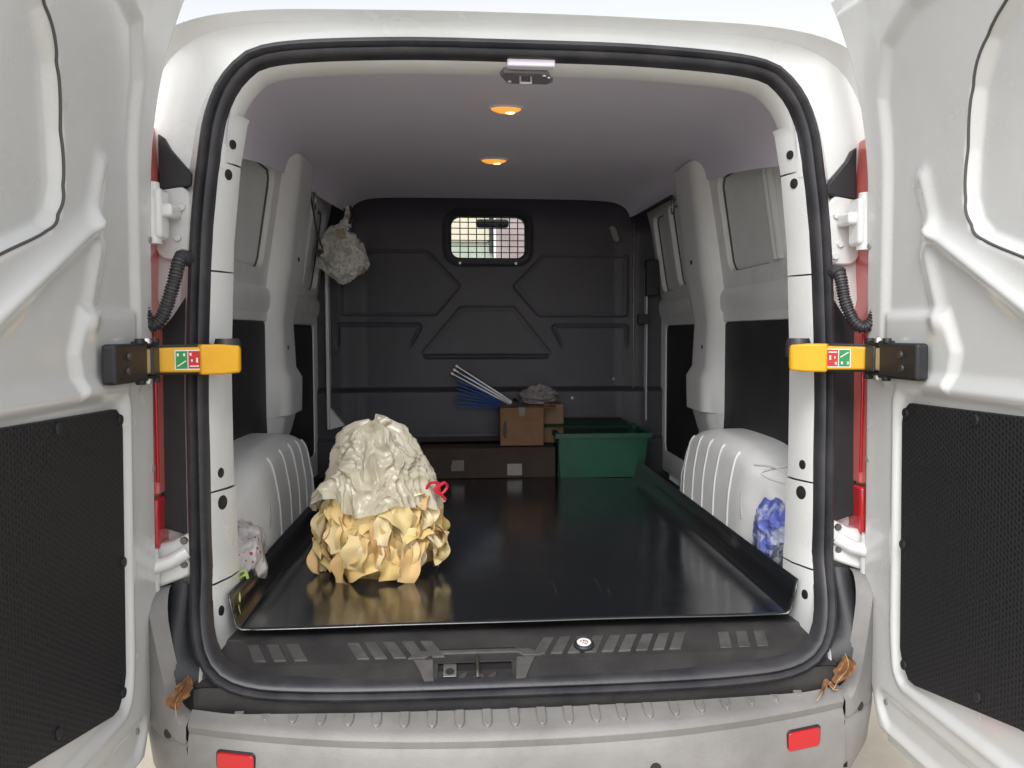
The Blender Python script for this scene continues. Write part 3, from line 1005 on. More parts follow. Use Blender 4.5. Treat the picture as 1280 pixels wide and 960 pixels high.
# round button with a printed sticker
cb_ = Vector(sy(.142, .62)) + Vector((0, 0, .003))
bt = MB().disc(cb_, (0, -.25, 1), .024, .010, 28).build('round_button', 'black_plastic', so)
MB().disc(cb_ + Vector((0, -.002, .0095)), (0, -.25, 1), .0165, .0015, 28).build('button_sticker', 'sticker_white', so)
for i, (dx, dy, m_, w_, h_) in enumerate(((-.007, .003, 'sticker_red', .003, .003), (.000, .005, 'black_ink', .003, .004), (.005, .003, 'black_ink', .004, .002),
                                         (.008, -.001, 'black_ink', .002, .004), (-.003, -.004, 'sticker_red', .004, .002), (.003, -.006, 'black_ink', .005, .002))):
    c = cb_ + Vector((dx, dy - .003, .0114 + dy * .25))
    MB().prism([(-w_, -h_), (w_, -h_), (w_, h_), (-w_, h_)], lambda a, q: tuple(c + Vector((a * .6, q * .6, q * .15))), lambda a, q: tuple(c + Vector((a * .6, q * .6, q * .15 - .001)))).build('sticker_mark', m_, so)

# ---- bumper
bump_y = lambda x: -.258 + .12 * abs(x / .80) ** 2.4
BP = [(.135, -.24), (.130, -.127), (.018, -.137), (.004, -.143), (-.001, -.152), (.003, -.163), (.006, -.170), (.002, -.176), (-.004, -.19), (-.012, -.27), (.02, -.40), (.10, -.42)]
zr = lambda x: .018 * abs(x / .80) ** 2


def bsec(x):
    y0 = bump_y(x)
    depth = max(-.160 - y0, .03)
    return [(x, y0 + (y if y < .1 else depth + .0 * y), z + zr(x)) for y, z in BP]


XB = .722
bo = MB().loft([bsec(x) for x in np.linspace(-XB, XB, 60)], closed=False).build('bumper', 'bumper', VAN, smooth=40)
for i in range(22):
    x = -.62 + i * (1.24 / 21)
    y0 = bump_y(x)
    d = max(-.166 - y0, .05)
    sl_ = x * .10
    pl = [(-.011, d), (.011, d), (.010, .045), (.006, .030), (0, .024), (-.006, .030), (-.010, .045)]
    f_ = lambda a, yy, dz: (x + a + sl_ * (yy - d) * 1.5, y0 + yy, np.interp(yy, [.018, .10], [-.137, -.1275]) + zr(x) + dz)
    MB().prism(pl, lambda a, yy: f_(a, yy, .007), lambda a, yy: f_(a, yy, -.006)).build('bumper_tread', 'bumper', bo, bevel=.0025)
# end caps that wrap round to the sides and rise to the lower hinge
for s in (-1, 1):
    rings = []
    pl_ = crom([(XB + .004, bump_y(XB)), (.775, bump_y(.775) + .004), (.825, -.085), (.865, .00), (.89, .13), (.90, .35)], 48)
    for k, (x, y) in enumerate(pl_):
        t = k / 47
        top = -.118 + .240 * float(sstep(.735, .840, x))
        rings.append([(s * (x - .02 - .03 * float(sstep(.80, .86, x))), max(y, -.14) + .03 + .02 * t, top + .002), (s * (x - .004), y + .012, top - .006), (s * x, y, top - .02),
                      (s * x, y - .002, (top - .19) / 2 - .02), (s * x, y, -.165), (s * (x - .004), y + .004, -.175), (s * x, y, -.185), (s * (x - .012), y - .002, -.27), (s * (x - .06), y + .05, -.42)])
    # horizontal top shelf back to the body near the seam
    cap = MB().loft(rings, closed=False)
    cap.loft([[(s * x, y, z) for x, y, z in ((XB + .004, -.120, -.120), (XB + .004, bump_y(XB) + .012, -.124))], [(s * x, y, z) for x, y, z in ((.84, -.03, -.10), (.84, -.06, -.105))]], closed=False)
    co = cap.build('bumper_corner', 'bumper', bo, smooth=45)
    MB().disc((s * .768, bump_y(.768) + .004, -.158), (s * .5, -1, .1), .011, .004, 20).build('parking_sensor', 'black_plastic', bo)
    xa, xb = (.575, .655)
    poly = rrect(xa, xb, -.238, -.196, .008)
    MB().prism(poly, lambda x, z: (s * x, bump_y(x) - .0125, z + zr(x) + .003), lambda x, z: (s * x, bump_y(x) + .02, z + zr(x) + .003)).build('reflector', 'lens_red', bo, bevel=.002)
    MB().prism(rrect(xa - .003, xb + .003, -.242, -.192, .010), lambda x, z: (s * x, bump_y(x) - .008, z + zr(x) + .003), lambda x, z: (s * x, bump_y(x) + .02, z + zr(x) + .003)).build('reflector_bezel', 'black_plastic', bo, bevel=.002)
for x in (-.30, .268):
    MB().disc((x, bump_y(x) + .0, -.228), (0, -1, .05), .0125, .012, 20).build('parking_sensor', 'black_plastic', bo)

# added black boxes for the shadow between seal and bumper and behind cap seams
MB().box(-.74, .74, -.150, -.110, -.30, -.150).build('gap_shade', 'dark_void', VAN)
MB().box(-.765, .765, -.128, -.085, -.24, -.068).build('gap_shade', 'dark_void', VAN)
# rear wheels under the arches
for s in (-1, 1):
    w_ = MB()
    rg = lambda r, x: [(s * x, .80 + r * math.cos(t), GROUND + .33 + r * math.sin(t)) for t in np.linspace(0, 2 * np.pi, 36, endpoint=False)]
    w_.loft([rg(.19, .73), rg(.31, .73), rg(.33, .75), rg(.33, .91), rg(.31, .935), rg(.20, .935)]).build('rear_tyre', 'tyre', VAN)
    for yy in (3.9,):
        rg2 = lambda r, x: [(s * x, yy + r * math.cos(t), GROUND + .33 + r * math.sin(t)) for t in np.linspace(0, 2 * np.pi, 36, endpoint=False)]
        MB().loft([rg2(.19, .70), rg2(.31, .70), rg2(.33, .72), rg2(.33, .88), rg2(.31, .905), rg2(.20, .905)]).build('front_tyre', 'tyre', VAN)

# ---- rear doors, swung open to a right angle
DW, DV0, DV1 = .80, -.26, 1.47
for s in (-1, 1):
    a = R(1.0)
    H = Vector((s * .822, -.005, 0))
    U = Vector((s * math.sin(a), -math.cos(a), 0))
    Nn = Vector((-s * math.cos(a), -math.sin(a), 0))

    def curl(u, v):
        return .012 * v + .090 * max(0.0, (v - 1.02) / .45) ** 2.2 + .015 * max(0.0, (v - .9) / .55) * max(0, 1 - u / .15)

    def D(u, v, w):
        k = max(0.0, min(1.0, (.06 - v) / .32))
        u = u + .11 * k * k * (1 - u / DW)
        return tuple(H + U * u + Nn * (w + curl(u, v)) + Vector((0, 0, v)))
    nu, nv = 200, 320
    us, vs = np.linspace(0, DW, nu + 1), np.linspace(DV0, DV1, nv + 1)
    UU, VV = np.meshgrid(us, vs)
    win = [(.60, 1.29), (.50, 1.235), (.44, 1.16), (.415, 1.05), (.41, .955), (.43, .905), (.47, .872), (.60, .825), (.70, .79), (.775, .80), (.775, 1.30)]
    dwn = sd_poly(UU, VV, win)
    Hh = np.zeros_like(UU)
    edge = np.minimum.reduce([UU, DW - UU, VV - DV0, DV1 - VV])
    Hh += -.028 * (1 - sstep(.022, .042, edge))                           # flange for the seal
    Hh += -.022 * (1 - sstep(-.020, .008, dwn))                           # blanked window
    frame_in = sd_poly(UU, VV, [(.12, 1.22), (.11, .62), (.16, .60), (.76, .60), (.76, 1.36), (.30, 1.36), (.18, 1.32)])
    Hh += -.012 * (1 - sstep(-.022, .012, frame_in))
    l1 = sd_seg(UU, VV, (.30, .905), (.80, .64))
    Hh += .012 * np.exp(-(l1 / .026) ** 2) + .007 * np.exp(-(l1 / .010) ** 2)
    l2 = sd_seg(UU, VV, (.31, .90), (.26, 1.02))
    Hh += .009 * np.exp(-(l2 / .020) ** 2)
    l3 = sd_seg(UU, VV, (.28, .86), (.34, .72))
    Hh += .009 * np.exp(-(l3 / .020) ** 2)
    pad = sd_poly(UU, VV, [(.13, .59), (.13, .735), (.36, .735), (.40, .66), (.38, .59)])
    Hh += .014 * (1 - sstep(-.01, .02, pad))
    low = sd_poly(UU, VV, rrect(.185, .765, -.075, .572, .03))
    Hh += -.012 * (1 - sstep(-.012, .006, low)) + .004 * np.exp(-((low - .012) / .008) ** 2)
    lowhole = sd_seg(UU, VV, (.10, -.17), (.70, -.17))
    Hh += -.010 * (1 - sstep(.02, .05, lowhole))
    dm = MB()
    rows = [[D(us[i], vs[j], Hh[j, i]) for i in range(nu + 1)] for j in range(nv + 1)]
    dm.loft(rows, closed=False)
    # perimeter and outer skin
    per = [(0, j) for j in range(nv + 1)] + [(i, nv) for i in range(1, nu + 1)] + [(nu, j) for j in range(nv - 1, -1, -1)] + [(i, 0) for i in range(nu - 1, 0, -1)]
    r0 = [D(us[i], vs[j], Hh[j, i]) for i, j in per]
    r1 = [D(us[i], vs[j], -.034) for i, j in per]
    r2 = [D(us[i] + (.006 if i == 0 else -.006 if i == nu else 0), vs[j] + (.006 if j == 0 else -.006 if j == nv else 0), -.046) for i, j in per]
    dm.loft([r0, r1, r2])
    dm.loft([[D(.006 + (DW - .012) * i / 12, DV0 + .006 + (DV1 - DV0 - .012) * j / 40, -.046) for i in range(13)] for j in range(41)], closed=False)
    door = dm.build('rear_door', 'paint', VAN, smooth=55)
    # bead of dark sealant round the blanked window
    def hz(u, v):
        fj, fi = (v - DV0) / (DV1 - DV0) * nv, u / DW * nu
        j, i = min(int(fj), nv - 1), min(int(fi), nu - 1)
        q, p = fj - j, fi - i
        return float((Hh[j, i] * (1 - p) + Hh[j, i + 1] * p) * (1 - q) + (Hh[j + 1, i] * (1 - p) + Hh[j + 1, i + 1] * p) * q)
    line = crom(win[:9], 90)
    MB().tube([D(p[0], p[1], hz(p[0], p[1]) + .001) for p in line], .0028, 6).build('sealant_bead', 'seam' if False else 'sealer', door)
    # perforated black board
    tp = [(.205, .505), (.213, .532), (.235, .547), (.740, .556), (.752, .54), (.752, .03), (.735, .014), (.62, .004), (.262, -.060), (.235, -.058), (.213, -.030), (.205, 0)]
    tp = [tuple(p) for p in tp]
    uvf = lambda c: ((Vector((c.x, c.y, 0)) - H).dot(U), c.z)
    MB().prism(tp, lambda u, v: D(u, v, .000), lambda u, v: D(u, v, -.014)).build('trim_board', 'perforated', door, bevel=.002, uv=uvf)
    for u, v in ((.224, .525), (.219, .235), (.224, -.03), (.48, .535), (.50, .012)):
        MB().disc(D(u, v, .0), Nn, .011, .005, 14).build('trim_clip', 'black_plastic', door)
    for u, v in ((.09, -.155), (.05, .40), (.05, .90)):
        MB().disc(D(u, v, hz(u, v)), Nn, .007, .004, 12).build('grommet', 'seam', door)

    # ---- yellow door check strap: bracket on the door, links, yellow arm hooked over the jamb
    z0 = .640
    arm = MB()
    Ar = Vector((s * .808, -.115, z0))
    Br = Vector((s * .705, -.062, z0))
    Cr = Vector((s * .632, -.030, z0))
    nrm_a = Vector((Br.y - Ar.y, -(Br.x - Ar.x), 0)).normalized()
    if nrm_a.y > 0: nrm_a = -nrm_a

    def arm_ring(p, hh_, t0, t1):
        return [tuple(p + Vector((0, 0, dz)) + nrm_a * w) for dz, w in ((-hh_, t0), (hh_, t0), (hh_, t1), (-hh_, t1))]
    arm.loft([arm_ring(Ar, .022, -.004, .008), arm_ring(Ar.lerp(Br, .06), .026, -.010, .010), arm_ring(Br, .0275, -.010, .012)], cap0=True, cap1=True)
    ao_ = arm.build('check_arm', 'yellow', VAN, bevel=.004, bseg=3)
    hk = MB()
    hk.loft([arm_ring(Br.lerp(Ar, .06), .033, -.018, .020), arm_ring(Br.lerp(Cr, .5), .033, -.03, .021), arm_ring(Br.lerp(Cr, .93), .030, -.045, .018), arm_ring(Cr, .026, -.045, .010)], cap0=True, cap1=True)
    hk.build('hook', 'yellow', ao_, bevel=.005, bseg=3)
    und = MB().loft([arm_ring(Ar, .032, -.020, -.0105), arm_ring(Br.lerp(Cr, .3), .034, -.032, -.0185)], cap0=True, cap1=True)
    und.build('backing_strip', 'black_plastic', ao_, bevel=.002)
    MB().disc((s * .672, .02, z0), (0, 0, 1), .03, .045, 20).build('rubber_stop', 'rubber', ao_)
    # bracket
    br = MB().prism(rrect(.175, .335, z0 - .040, z0 + .037, .008), lambda u, v: D(u, v, .012), lambda u, v: D(u, v, .040)).build('door_bracket', 'black_plastic', ao_, bevel=.006)
    for du, dv in ((.275, .012), (.280, -.016)):
        MB().disc(D(du, z0 + dv, .040), Nn, .008, .005, 14).build('bracket_screw', 'rubber', ao_)
    for dv in (-.036, .036):
        MB().box(*sorted((s * .780, s * .802)), -.21, -.105, z0 + dv - .005, z0 + dv + .005).build('link_bar', 'black_plastic', ao_, bevel=.003)
        for yy in (-.205, -.165, -.12):
            MB().disc((s * .785, yy, z0 + dv * 1.02), (0, 0, 1 if dv > 0 else -1), .010, .010, 12).build('link_pin', 'alu' if yy == -.165 else 'black_plastic', ao_)
    MB().prism(rrect(-.195, -.165, z0 - .026, z0 + .026, .004), lambda y, z: (s * .778, y, z), lambda y, z: (s * .79, y, z)).build('link_plate', 'alu', ao_, bevel=.002)
    MB().prism(rrect(-.160, -.118, z0 - .030, z0 + .030, .006), lambda y, z: (s * .775, y, z), lambda y, z: (s * .80, y, z)).build('link_body', 'rubber', ao_, bevel=.004)
    # sticker: white card with a green and a red pictogram
    along = (Br - Ar).normalized()
    L_ = (Br - Ar).length

    def stick(t0, t1, z1, z2, w, m_, nm):
        MB().prism([(t0, z1), (t1, z1), (t1, z2), (t0, z2)], lambda t, z: tuple(Ar + along * t + Vector((0, 0, z)) + nrm_a * (.0118 + w)), lambda t, z: tuple(Ar + along * t + Vector((0, 0, z)) + nrm_a * (.009))).build(nm, m_, ao_)
    s0 = L_ - .058
    stick(s0, s0 + .053, -.0215, .0215, .0005, 'sticker_white', 'sticker')
    first, second = ('sticker_green', 'sticker_red')
    stick(s0 + .002, s0 + .0255, -.019, .019, .0011, 'sticker_green', 'green_panel')
    stick(s0 + .0275, s0 + .051, -.019, .019, .0011, 'sticker_red', 'red_panel')
    q = s0
    marks = [(.004, .008, .008, .014), (.017, .021, .008, .014), (.030, .034, .009, .015), (.043, .047, -.006, .004), (.030, .049, -.015, -.0125), (.033, .036, -.004, .001)]
    if s > 0:
        marks = [(a0, a1, -z2, -z1) for a0, a1, z1, z2 in marks]
    for a0, a1, z1, z2 in marks:
        stick(q + a0, q + a1, z1, z2, .0016, 'sticker_white', 'pictogram')
    sg = 1 if s < 0 else -1
    MB().prism([(.004, -.013 * sg), (.006, -.0145 * sg), (.023, -.003 * sg), (.022, -.001 * sg)], lambda t, z: tuple(Ar + along * (q + t) + Vector((0, 0, z)) + nrm_a * (.0118 + .0016)), lambda t, z: tuple(Ar + along * (q + t) + Vector((0, 0, z)) + nrm_a * .0125)).build('pictogram', 'sticker_white', ao_)

# ------------------------------------------------------------------ black liner tray on the load floor
tr = MB()
TX, TH = .672, .092


def tray_ring(y):
    k = np.interp(y, [.055, .075, 2.4], [0, 1, 1])
    wob = .006 * math.sin(y * 3.1)
    pts = [(-TX - .012, TH), (-TX - .004, TH * .5), (-TX + .004, .012), (-TX + .016, .004)]
    pts += [(x, .004 + .0015 * math.sin(9 * x + y * 4) * math.sin(5 * y + 2 * x)) for x in np.linspace(-TX + .05, TX - .05, 40)]
    pts += [(-x, z) for x, z in [(-TX + .016, .004), (-TX + .004, .012), (-TX - .004, TH * .5), (-TX - .012, TH)]]
    return [(x, y, z) for x, z in pts]


rings = [tray_ring(y) for y in np.concatenate([[.022], np.linspace(.04, 2.36, 70)])]
tr.loft(rings, closed=False)
tray = tr.build('floor_tray', 'tray', None, smooth=50)
sd_ = tray.modifiers.new('solid', 'SOLIDIFY')
sd_.thickness = .003
sd_.offset = -1
tag(tray, 'glossy black floor tray with upturned sides lining the load bay', 'floor tray')


# ------------------------------------------------------------------ cargo
def crumple(c, rx, ry, rz, name, m, parent, seed, amp=.18, freq=5.0, nu=56, nv=36, flat=True, top=None, power=1.0):
    """crumpled closed film: an ellipsoid broken up by ridged noise, flattened where it rests"""
    mb = MB()
    off = Vector((seed * 3.7, seed * 1.3, seed * 2.1))
    rings = []
    for j in range(nv + 1):
        th = math.pi * j / nv
        row = []
        for i in range(nu):
            ph = 2 * math.pi * i / nu
            d = Vector((math.sin(th) * math.cos(ph), math.sin(th) * math.sin(ph), -math.cos(th)))
            n1 = noise.noise(d * freq * .5 + off)
            n2 = 1 - abs(noise.noise(d * freq + off * 1.7)) * 2
            n3 = 1 - abs(noise.noise(d * freq * 2.2 + off * .7)) * 2
            vd = noise.voronoi(d * freq * .62 + off)[0]
            vd2 = noise.voronoi(d * freq * 1.5 + off)[0]
            k = 1 + amp * (n1 * 1.0 + 1.1 * (vd[0] - .45) + .40 * (vd2[0] - .45) + n3 * .10)
            w = top(d.z) if top else 1.0
            p = Vector((d.x * rx * k * w, d.y * ry * k * w, d.z * rz * k))
            if flat and p.z < -rz * .8: p.z = -rz * .8
            row.append((c[0] + p.x, c[1] + p.y, c[2] + p.z))
        rings.append(row)
    mb.loft(rings)
    return mb.build(name, m, parent, smooth=28)


# bundle of folded cream paper with a cloudy plastic bag pulled over it
BX, BYY = -.380, .510
bun = thing('paper_bundle', 'heap of folded cream-yellow paper under a cloudy plastic bag on the tray', 'paper bundle', (BX, BYY, .006))
crumple((BX, BYY, .11), .150, .135, .135, 'paper_filling', 'paper_core', bun, 3, .10, 6)
sheet_meshes = []
for k in range(8):
    L0, W0 = random.uniform(.08, .14), random.uniform(.045, .080)
    bend, tw = random.uniform(.4, 1.6), random.uniform(-.5, .5)
    crease = random.uniform(.3, .7)
    mb = MB()

    def sf(u, v, L0=L0, W0=W0, bend=bend, tw=tw, crease=crease):
        x = (u - .5) * L0
        y = (v - .5) * W0 * (1 - .15 * abs(u - .5) + .10 * math.sin(u * 11 + L0 * 90))
        z = -bend * x * x * 7 + math.sqrt((v - crease) ** 2 + .004) * W0 * .6 + .007 * math.sin(u * 7 + v * 4) + .10 * (max(0, u - .75) ** 2) * bend
        y2 = y * math.cos(tw * u) - z * math.sin(tw * u)
        z2 = y * math.sin(tw * u) + z * math.cos(tw * u)
        return (x, y2, z2)
    mb.grid(12, 8, sf)
    me_o = mb.build('folded_sheet', 'paper', bun, smooth=80)
    sheet_meshes.append(me_o)
for k in range(150):
    src = sheet_meshes[k % 8]
    o = src if k < 8 else src.copy()
    if k >= 8: COL.objects.link(o)
    o.parent = bun
    o.matrix_parent_inverse = Matrix()
    ph = random.uniform(0, 2 * math.pi)
    hgt = random.uniform(.0, 1.0) ** .9
    zz = .022 + .245 * hgt
    rr = .158 * math.sqrt(max(.02, 1 - (max(0, hgt - .25) / .95) ** 2)) * random.uniform(.90, 1.08)
    n = Vector((math.cos(ph), math.sin(ph), .15 + .9 * max(0, hgt - .3))).normalized()
    o.location = (rr * math.cos(ph) * 1.06, rr * math.sin(ph) * .92, zz)
    q = n.to_track_quat('Z', 'Y')
    o.rotation_mode = 'QUATERNION'
    from mathutils import Quaternion
    o.rotation_quaternion = Quaternion(n, random.gauss(0, .7) + math.pi * .5) @ q @ Quaternion((1, 0, 0), random.gauss(0, .16))
    # keep the lowest sheets on the tray
    if zz < .05: o.location.z = .05
# thin bag pulled over the top and gathered into a knot: pleats run down from the knot
mb = MB()
rings = []
NP = 260
pl = [(rng.uniform(0, 2 * np.pi), rng.uniform(.05, .13), rng.uniform(.4, 1.0)) for _ in range(26)]
for t in np.linspace(0, 1, 90):
    base = np.interp(t, [0, .10, .30, .55, .78, .90, .97, 1.0], [.166, .160, .138, .116, .100, .080, .046, .012])
    row = []
    for i in range(NP):
        ph = 2 * math.pi * i / NP
        tw = ph + .25 * t + .45 * noise.noise(Vector((math.cos(ph) * 1.5, math.sin(ph) * 1.5, t * 4 + 3)))
        ple = 0.0
        for c0, w0, h0 in pl:
            dph = (tw - c0 + math.pi) % (2 * math.pi) - math.pi
            ple += h0 * math.exp(-(dph / w0) ** 2)
        d = Vector((math.cos(ph), math.sin(ph), t * 1.5))
        slack = noise.noise(d * 1.6 + Vector((5, 2, 1)))
        pos = Vector((math.cos(ph) * 1.25, math.sin(ph) * 1.25, t * 1.5))
        jit = Vector((noise.noise(pos * 2), noise.noise(pos * 2 + Vector((7, 1, 2))), noise.noise(pos * 2 + Vector((3, 9, 4))))) * .35
        cr1 = noise.voronoi((pos + jit) * 2.4)[0][0]
        cr2 = noise.voronoi((pos + jit) * 6.0 + Vector((4, 4, 4)))[0][0]
        fine = 1 - abs(noise.noise(Vector((math.cos(ph) * 4, math.sin(ph) * 4, t * 5)))) * 2
        k = 1 + (.020 + .04 * t) * (ple - .9) + .20 * slack + .26 * (cr1 - .42) + .11 * (cr2 - .42)
        hem = (.030 * noise.noise(Vector((math.cos(ph) * 2.2, math.sin(ph) * 2.2, 9))) + .012 * math.sin(ph * 5 + 1)) * (1 - t) ** 2
        zz = .205 + .235 * t ** .85 + hem + .030 * slack
        row.append((BX - .004 - .014 * t + base * k * math.cos(ph), BYY + .008 + base * k * .92 * math.sin(ph), zz))
    rings.append(row)
mb.loft(rings, cap1=True)
mb.build('plastic_bag', 'bag_film', bun, smooth=30)
MB().tube([(BX + .00, BYY, .425), (BX + .010, BYY - .005, .440), (BX + .022, BYY - .008, .448), (BX + .034, BYY - .012, .444)], lambda t: .016 - .009 * abs(t - .35) * 2, 10).build('bag_knot', 'bag_film', bun)
rb = crom([(BX + .135, BYY - .06, .255), (BX + .150, BYY - .075, .275), (BX + .172, BYY - .07, .270), (BX + .160, BYY - .08, .255), (BX + .178, BYY - .075, .243), (BX + .195, BYY - .07, .262), (BX + .185, BYY - .08, .275), (BX + .17, BYY - .08, .256), (BX + .19, BYY - .07, .225)], 50)
MB().tube([tuple(p) for p in rb], .0045, 6).build('ribbon', 'ribbon', bun)

MB().prism(rrect(BX + .130, BX + .172, .195, .245, .01), lambda x, z: (x, BYY + .05, z), lambda x, z: (x, BYY + .06, z)).build('red_tag', 'maroon', bun, bevel=.003)

# low dark cardboard carton at the bulkhead
carton = thing('cardboard_carton', 'low wide dark brown cardboard carton lying against the bulkhead', 'carton', (-.03, 2.2, .006))
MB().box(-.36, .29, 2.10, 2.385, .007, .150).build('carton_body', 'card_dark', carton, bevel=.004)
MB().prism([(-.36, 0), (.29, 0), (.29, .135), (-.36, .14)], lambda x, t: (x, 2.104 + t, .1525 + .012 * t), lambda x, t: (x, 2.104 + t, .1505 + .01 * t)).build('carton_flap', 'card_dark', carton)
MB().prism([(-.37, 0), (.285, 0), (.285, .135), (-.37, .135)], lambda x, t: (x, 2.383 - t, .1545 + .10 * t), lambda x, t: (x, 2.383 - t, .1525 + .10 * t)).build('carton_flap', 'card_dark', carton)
for x, z, w_, h_ in ((-.20, .075, .055, .020), (-.205, .045, .06, .03), (.06, .02, .07, .055)):
    MB().box(x, x + w_, 2.0975, 2.0995, z, z + h_).build('paper_label', 'tape' if x < 0 else 'grey_film', carton)

# small tan box standing on the carton
box = thing('cardboard_box', 'small tan cardboard box with a hand hole standing on the dark carton', 'cardboard box', (.135, 2.2, .155))
MB().box(.028, .236, 2.12, 2.33, .158, .340).build('box_body', 'card', box, bevel=.003)
MB().prism([(.236, 0), (.30, .01), (.30, .20), (.236, .21)], lambda x, t: (x, 2.12 + t, .340 + .02 * (x - .236)), lambda x, t: (x, 2.12 + t, .337 + .02 * (x - .236))).build('box_flap', 'card', box)
MB().prism([(.04, .21), (.05, .19), (.058, .20), (.060, .235), (.056, .275), (.05, .28), (.042, .255)], lambda x, z: (x, 2.1185, z), lambda x, z: (x, 2.1195, z)).build('hand_hole', 'black_ink', box)
MB().box(.118, .146, 2.1185, 2.332, .3405, .3413).build('tape_strip', 'tape', box)
MB().box(.118, .146, 2.1180, 2.1195, .300, .3405).build('tape_strip', 'tape', box)
b2 = MB().box(.245, .345, 2.24, 2.38, .156, .345)
tag(b2.build('packing_box', 'card_pale', None, bevel=.004), 'pale cardboard box wedged behind the tan box, mostly hidden', 'cardboard box')
gb = crumple((.225, 2.31, .383), .085, .05, .05, 'plastic_bag', 'grey_film', None, 9, .3, 5, 40, 26)
tag(gb, 'crumpled grey plastic bag lying on top of the small tan box', 'plastic bag')

# green storage crate
cr = thing('green_crate', 'green plastic storage crate beside the cardboard, against the bulkhead', 'crate', (.53, 2.2, .006))
X0, X1, Y0, Y1, ZT = .298, .735, 2.06, 2.36, .215
t_ = .006
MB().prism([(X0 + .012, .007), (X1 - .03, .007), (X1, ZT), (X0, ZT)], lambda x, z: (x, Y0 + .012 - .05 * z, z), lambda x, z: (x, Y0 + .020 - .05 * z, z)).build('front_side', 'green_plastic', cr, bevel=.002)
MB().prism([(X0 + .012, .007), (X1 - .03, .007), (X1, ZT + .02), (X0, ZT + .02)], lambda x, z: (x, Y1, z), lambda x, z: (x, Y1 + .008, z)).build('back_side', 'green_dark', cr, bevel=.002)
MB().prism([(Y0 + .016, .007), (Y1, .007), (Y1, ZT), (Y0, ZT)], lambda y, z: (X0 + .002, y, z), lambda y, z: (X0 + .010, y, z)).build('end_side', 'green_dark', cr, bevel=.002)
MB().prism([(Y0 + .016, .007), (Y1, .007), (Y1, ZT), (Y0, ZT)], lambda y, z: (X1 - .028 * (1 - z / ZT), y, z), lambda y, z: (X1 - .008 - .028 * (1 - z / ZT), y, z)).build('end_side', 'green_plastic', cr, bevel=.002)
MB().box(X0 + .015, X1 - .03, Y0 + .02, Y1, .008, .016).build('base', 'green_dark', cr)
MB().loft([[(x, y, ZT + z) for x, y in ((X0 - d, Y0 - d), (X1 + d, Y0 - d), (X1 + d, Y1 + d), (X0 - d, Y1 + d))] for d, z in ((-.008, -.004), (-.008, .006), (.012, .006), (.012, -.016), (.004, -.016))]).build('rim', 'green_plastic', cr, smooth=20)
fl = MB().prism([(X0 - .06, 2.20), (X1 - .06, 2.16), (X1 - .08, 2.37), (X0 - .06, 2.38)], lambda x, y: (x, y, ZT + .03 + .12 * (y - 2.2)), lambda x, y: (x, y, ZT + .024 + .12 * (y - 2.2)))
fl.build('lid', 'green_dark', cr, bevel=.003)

# bundle of blue and silver rods leaning across the tan box
rods = thing('rod_bundle', 'fanned bundle of blue rods with silver rods on top, leaning behind the tan box', 'rods', (.1, 2.37, .30))
root = Vector((.12, 2.345, .325))
for k in range(9):
    t = k / 8
    tip = Vector((-.195 + .03 * t + random.uniform(-.01, .01), 2.33 - .02 * random.random(), .335 + .170 * t))
    d = (root - tip).normalized()
    st_ = root + Vector((.02 * (1 - t), random.uniform(-.012, .012), -.012 + .02 * t))
    m_ = 'blue_rod'
    MB().tube([tuple(tip), tuple(st_ + (st_ - tip).normalized() * .10)], .0042, 8).build('blue_rod', m_, rods)
for k in range(3):
    tip = Vector((-.172 - .012 * k, 2.315, .528 - .018 * k))
    st_ = root + Vector((.0, -.02, .012 - .008 * k))
    MB().tube([tuple(tip), tuple(st_ + (st_ - tip).normalized() * .09)], .0042, 8).build('silver_rod', 'alu', rods)
    MB().disc(tip, (tip - st_), .008, .014, 10).build('rod_tip', 'alu', rods)
bandc = root + Vector((-.02, -.008, .012))
dd = Vector((-.34, 0, .2)).normalized()
MB().tube([tuple(bandc - dd * .012), tuple(bandc + dd * .012)], .034, 14).build('band', 'black_plastic', rods)

# floral pouch hanging from the roof edge at the front left
pouch = thing('hanging_pouch', 'crumpled floral cloth pouch hanging from the roof edge beside the bulkhead', 'pouch', (-.70, 2.15, 1.27))
crumple((-.705, 2.15, 1.075), .108, .075, .130, 'pouch_body', 'floral', pouch, 11, .34, 2.6, 84, 56, flat=False, top=lambda z: (1.0 - .50 * max(0, z)) * (1 + .12 * max(0, -z)))
MB().tube([(-.685, 2.15, 1.19), (-.675, 2.155, 1.235), (-.672, 2.16, 1.285)], lambda t: .026 - .014 * t, 10).build('gathered_neck', 'floral', pouch)
MB().tube([(-.668, 2.13, 1.20), (-.655, 2.13, 1.24), (-.665, 2.15, 1.285)], .006, 6).build('drawstring', 'black_plastic', pouch)

# white printed bag squeezed between tray and jamb, lime cord below it
wb = thing('printed_bag', 'white plastic bag with red print squeezed beside the tray, below the wheel arch', 'plastic bag', (-.735, .30, .0))
crumple((-.735, .33, .098), .066, .13, .096, 'printed_film', 'printed_film', wb, 2, .16, 5, 48, 32)
lc = crom([(-.664, .10, .115), (-.69, .13, .09), (-.675, .09, .06), (-.685, .10, .03), (-.668, .085, .01), (-.690, .11, -.004), (-.672, .075, .02), (-.680, .08, .06), (-.700, .12, .10), (-.67, .12, .12), (-.655, .09, .11)], 90)
tag(MB().tube([tuple(p) for p in lc], .0035, 6).build('lime_cord', 'lime', None), 'tangled pale green cord tucked between tray end and white jamb', 'cord')

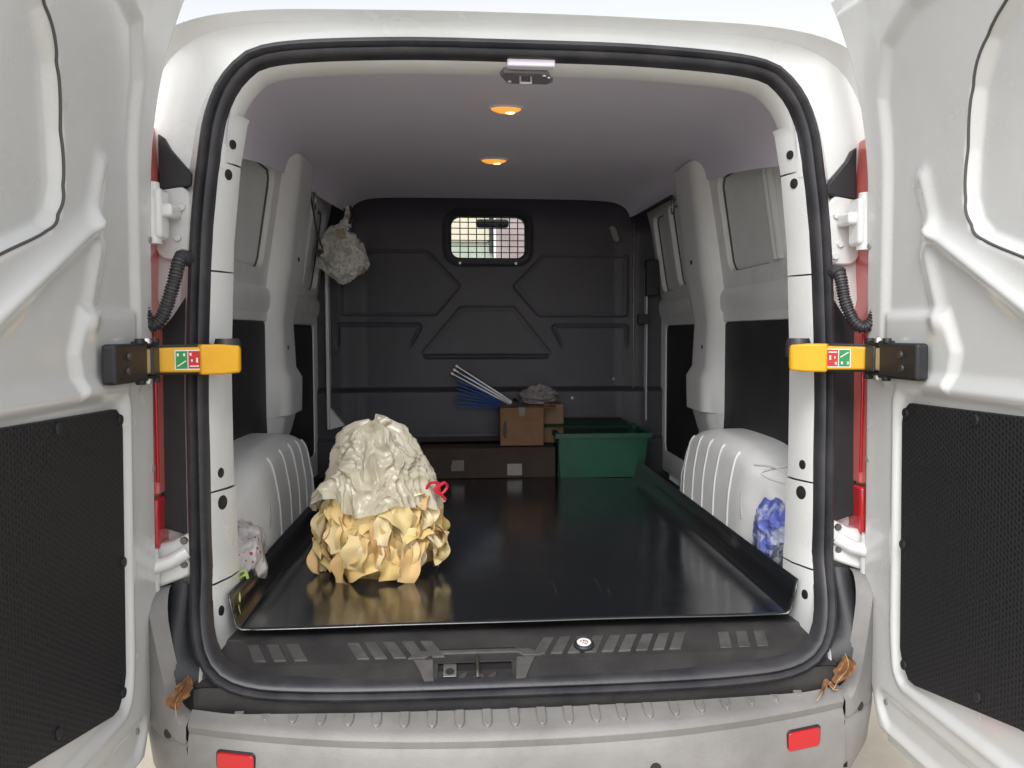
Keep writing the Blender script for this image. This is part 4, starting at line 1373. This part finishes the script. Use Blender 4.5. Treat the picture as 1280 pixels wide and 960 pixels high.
# blue and clear plastic bag on the other side
bb = thing('blue_bag', 'blue and clear crumpled plastic bag tucked beside the tray below the arch', 'plastic bag', (.74, .3, 0))
crumple((.735, .34, .140), .050, .10, .085, 'blue_film', 'blue_film', bb, 6, .22, 5, 48, 30, flat=False)
crumple((.742, .27, .062), .040, .11, .072, 'clear_film', 'clear_film', bb, 8, .18, 6, 48, 30)
wc = crom([(.70, .42, .315), (.72, .30, .325), (.735, .22, .31), (.72, .20, .295), (.70, .36, .300), (.74, .26, .335)], 50)
tag(MB().tube([tuple(p) for p in wc], .003, 6).build('white_cord', 'white_cord', None), 'thin white cord loop on the arch above the blue bag', 'cord')


# dried leaves caught in the bottom corners of the sill
def leaf(c, L0, W0, yaw, tilt, seed, label):
    mb = MB()
    rot = Matrix.Rotation(yaw, 4, 'Z') @ Matrix.Rotation(tilt, 4, 'Y')

    def lf(u, v):
        w = W0 * math.sin(math.pi * min(1, u * .97 + .03)) ** .8
        x, y = u * L0, (v - .5) * w
        w *= 1 + .65 * noise.noise(Vector((u * 6, seed, (v > .5) * 3.0)))
        y = (v - .5) * w
        z = abs(v - .5) * w * 1.3 + .006 * math.sin(u * 5 + seed) + .010 * noise.noise(Vector((u * 4, v * 5, seed)))
        y += .012 * math.sin(u * 4 + seed)
        p = rot @ Vector((x, y, z))
        return (c[0] + p.x, c[1] + p.y, c[2] + p.z)
    mb.grid(14, 8, lf)
    r_ = thing('dried_leaf', label, 'leaf', c, 'dried leaves caught at the sill corners')
    mb.build('blade', 'dry_leaf', r_, smooth=50)
    q0 = Vector(lf(0, .5))
    MB().tube([tuple(q0 + (q0 - Vector(lf(.2, .5))).normalized() * .015)] + [tuple(Vector(lf(t, .5)) + Vector((0, -.001, 0))) for t in np.linspace(0, 1, 9)], .0012, 5).build('stalk', 'straw', r_)


leaf((-.735, -.160, -.100), .066, .040, R(100), R(-75), 1, 'curled brown dried leaf in the sill corner beside the hinge-side of the paper heap')
leaf((.715, -.165, -.100), .070, .040, R(60), R(-65), 2, 'upright brown dried leaf in the sill corner below the blue bag')
leaf((.655, -.172, -.112), .055, .018, R(8), R(-4), 5, 'flat narrow brown dried leaf lying on the bumper at the sill corner')
bpy.data.objects['dried_leaf']['label'] = 'curled brown dried leaf in the sill corner below the white printed bag'

# straw litter on the ground by the bumper corner
sw = MB()
for k in range(60):
    p = Vector((random.uniform(-1.25, -.80), random.uniform(.0, .5), GROUND + .006))
    a_ = random.uniform(0, math.pi)
    d = Vector((math.cos(a_), math.sin(a_), random.uniform(-.05, .2))) * random.uniform(.02, .06)
    sw.tube([tuple(p - d), tuple(p), tuple(p + d * .9 + Vector((0, 0, .006)))], .0025, 4)
tag(sw.build('straw', 'straw', None), 'scattered dry straw litter on the sandy ground beside the bumper', 'straw', kind='stuff')

# what shows through windscreen and bulkhead window: pale wall with a cream board, pinkish wall
wl_ = MB().box(-3.2, .36, 14.0, 14.2, GROUND, 4.2)
tag(wl_.build('garden_wall', 'wall_pale', None), 'pale grey-green wall ahead of the van, seen through its windows', 'wall')
wp = MB().box(.40, 3.0, 13.6, 13.8, GROUND, 4.2)
tag(wp.build('pink_wall', 'wall_pink', None), 'pinkish wall ahead of the van, seen through its windows', 'wall')
sg_ = thing('sign_board', 'cream board fixed on the pale grey-green wall ahead', 'sign', (-.2, 13.95, 2.0))
MB().prism(rrect(-.55, .30, 2.08, 2.62, .08), lambda x, z: (x, 13.93, z), lambda x, z: (x, 13.99, z)).build('board', 'sign_cream', sg_, bevel=.01)
MB().box(.28, .36, 13.90, 13.99, 1.9, 2.9).build('post', 'black_plastic', sg_)
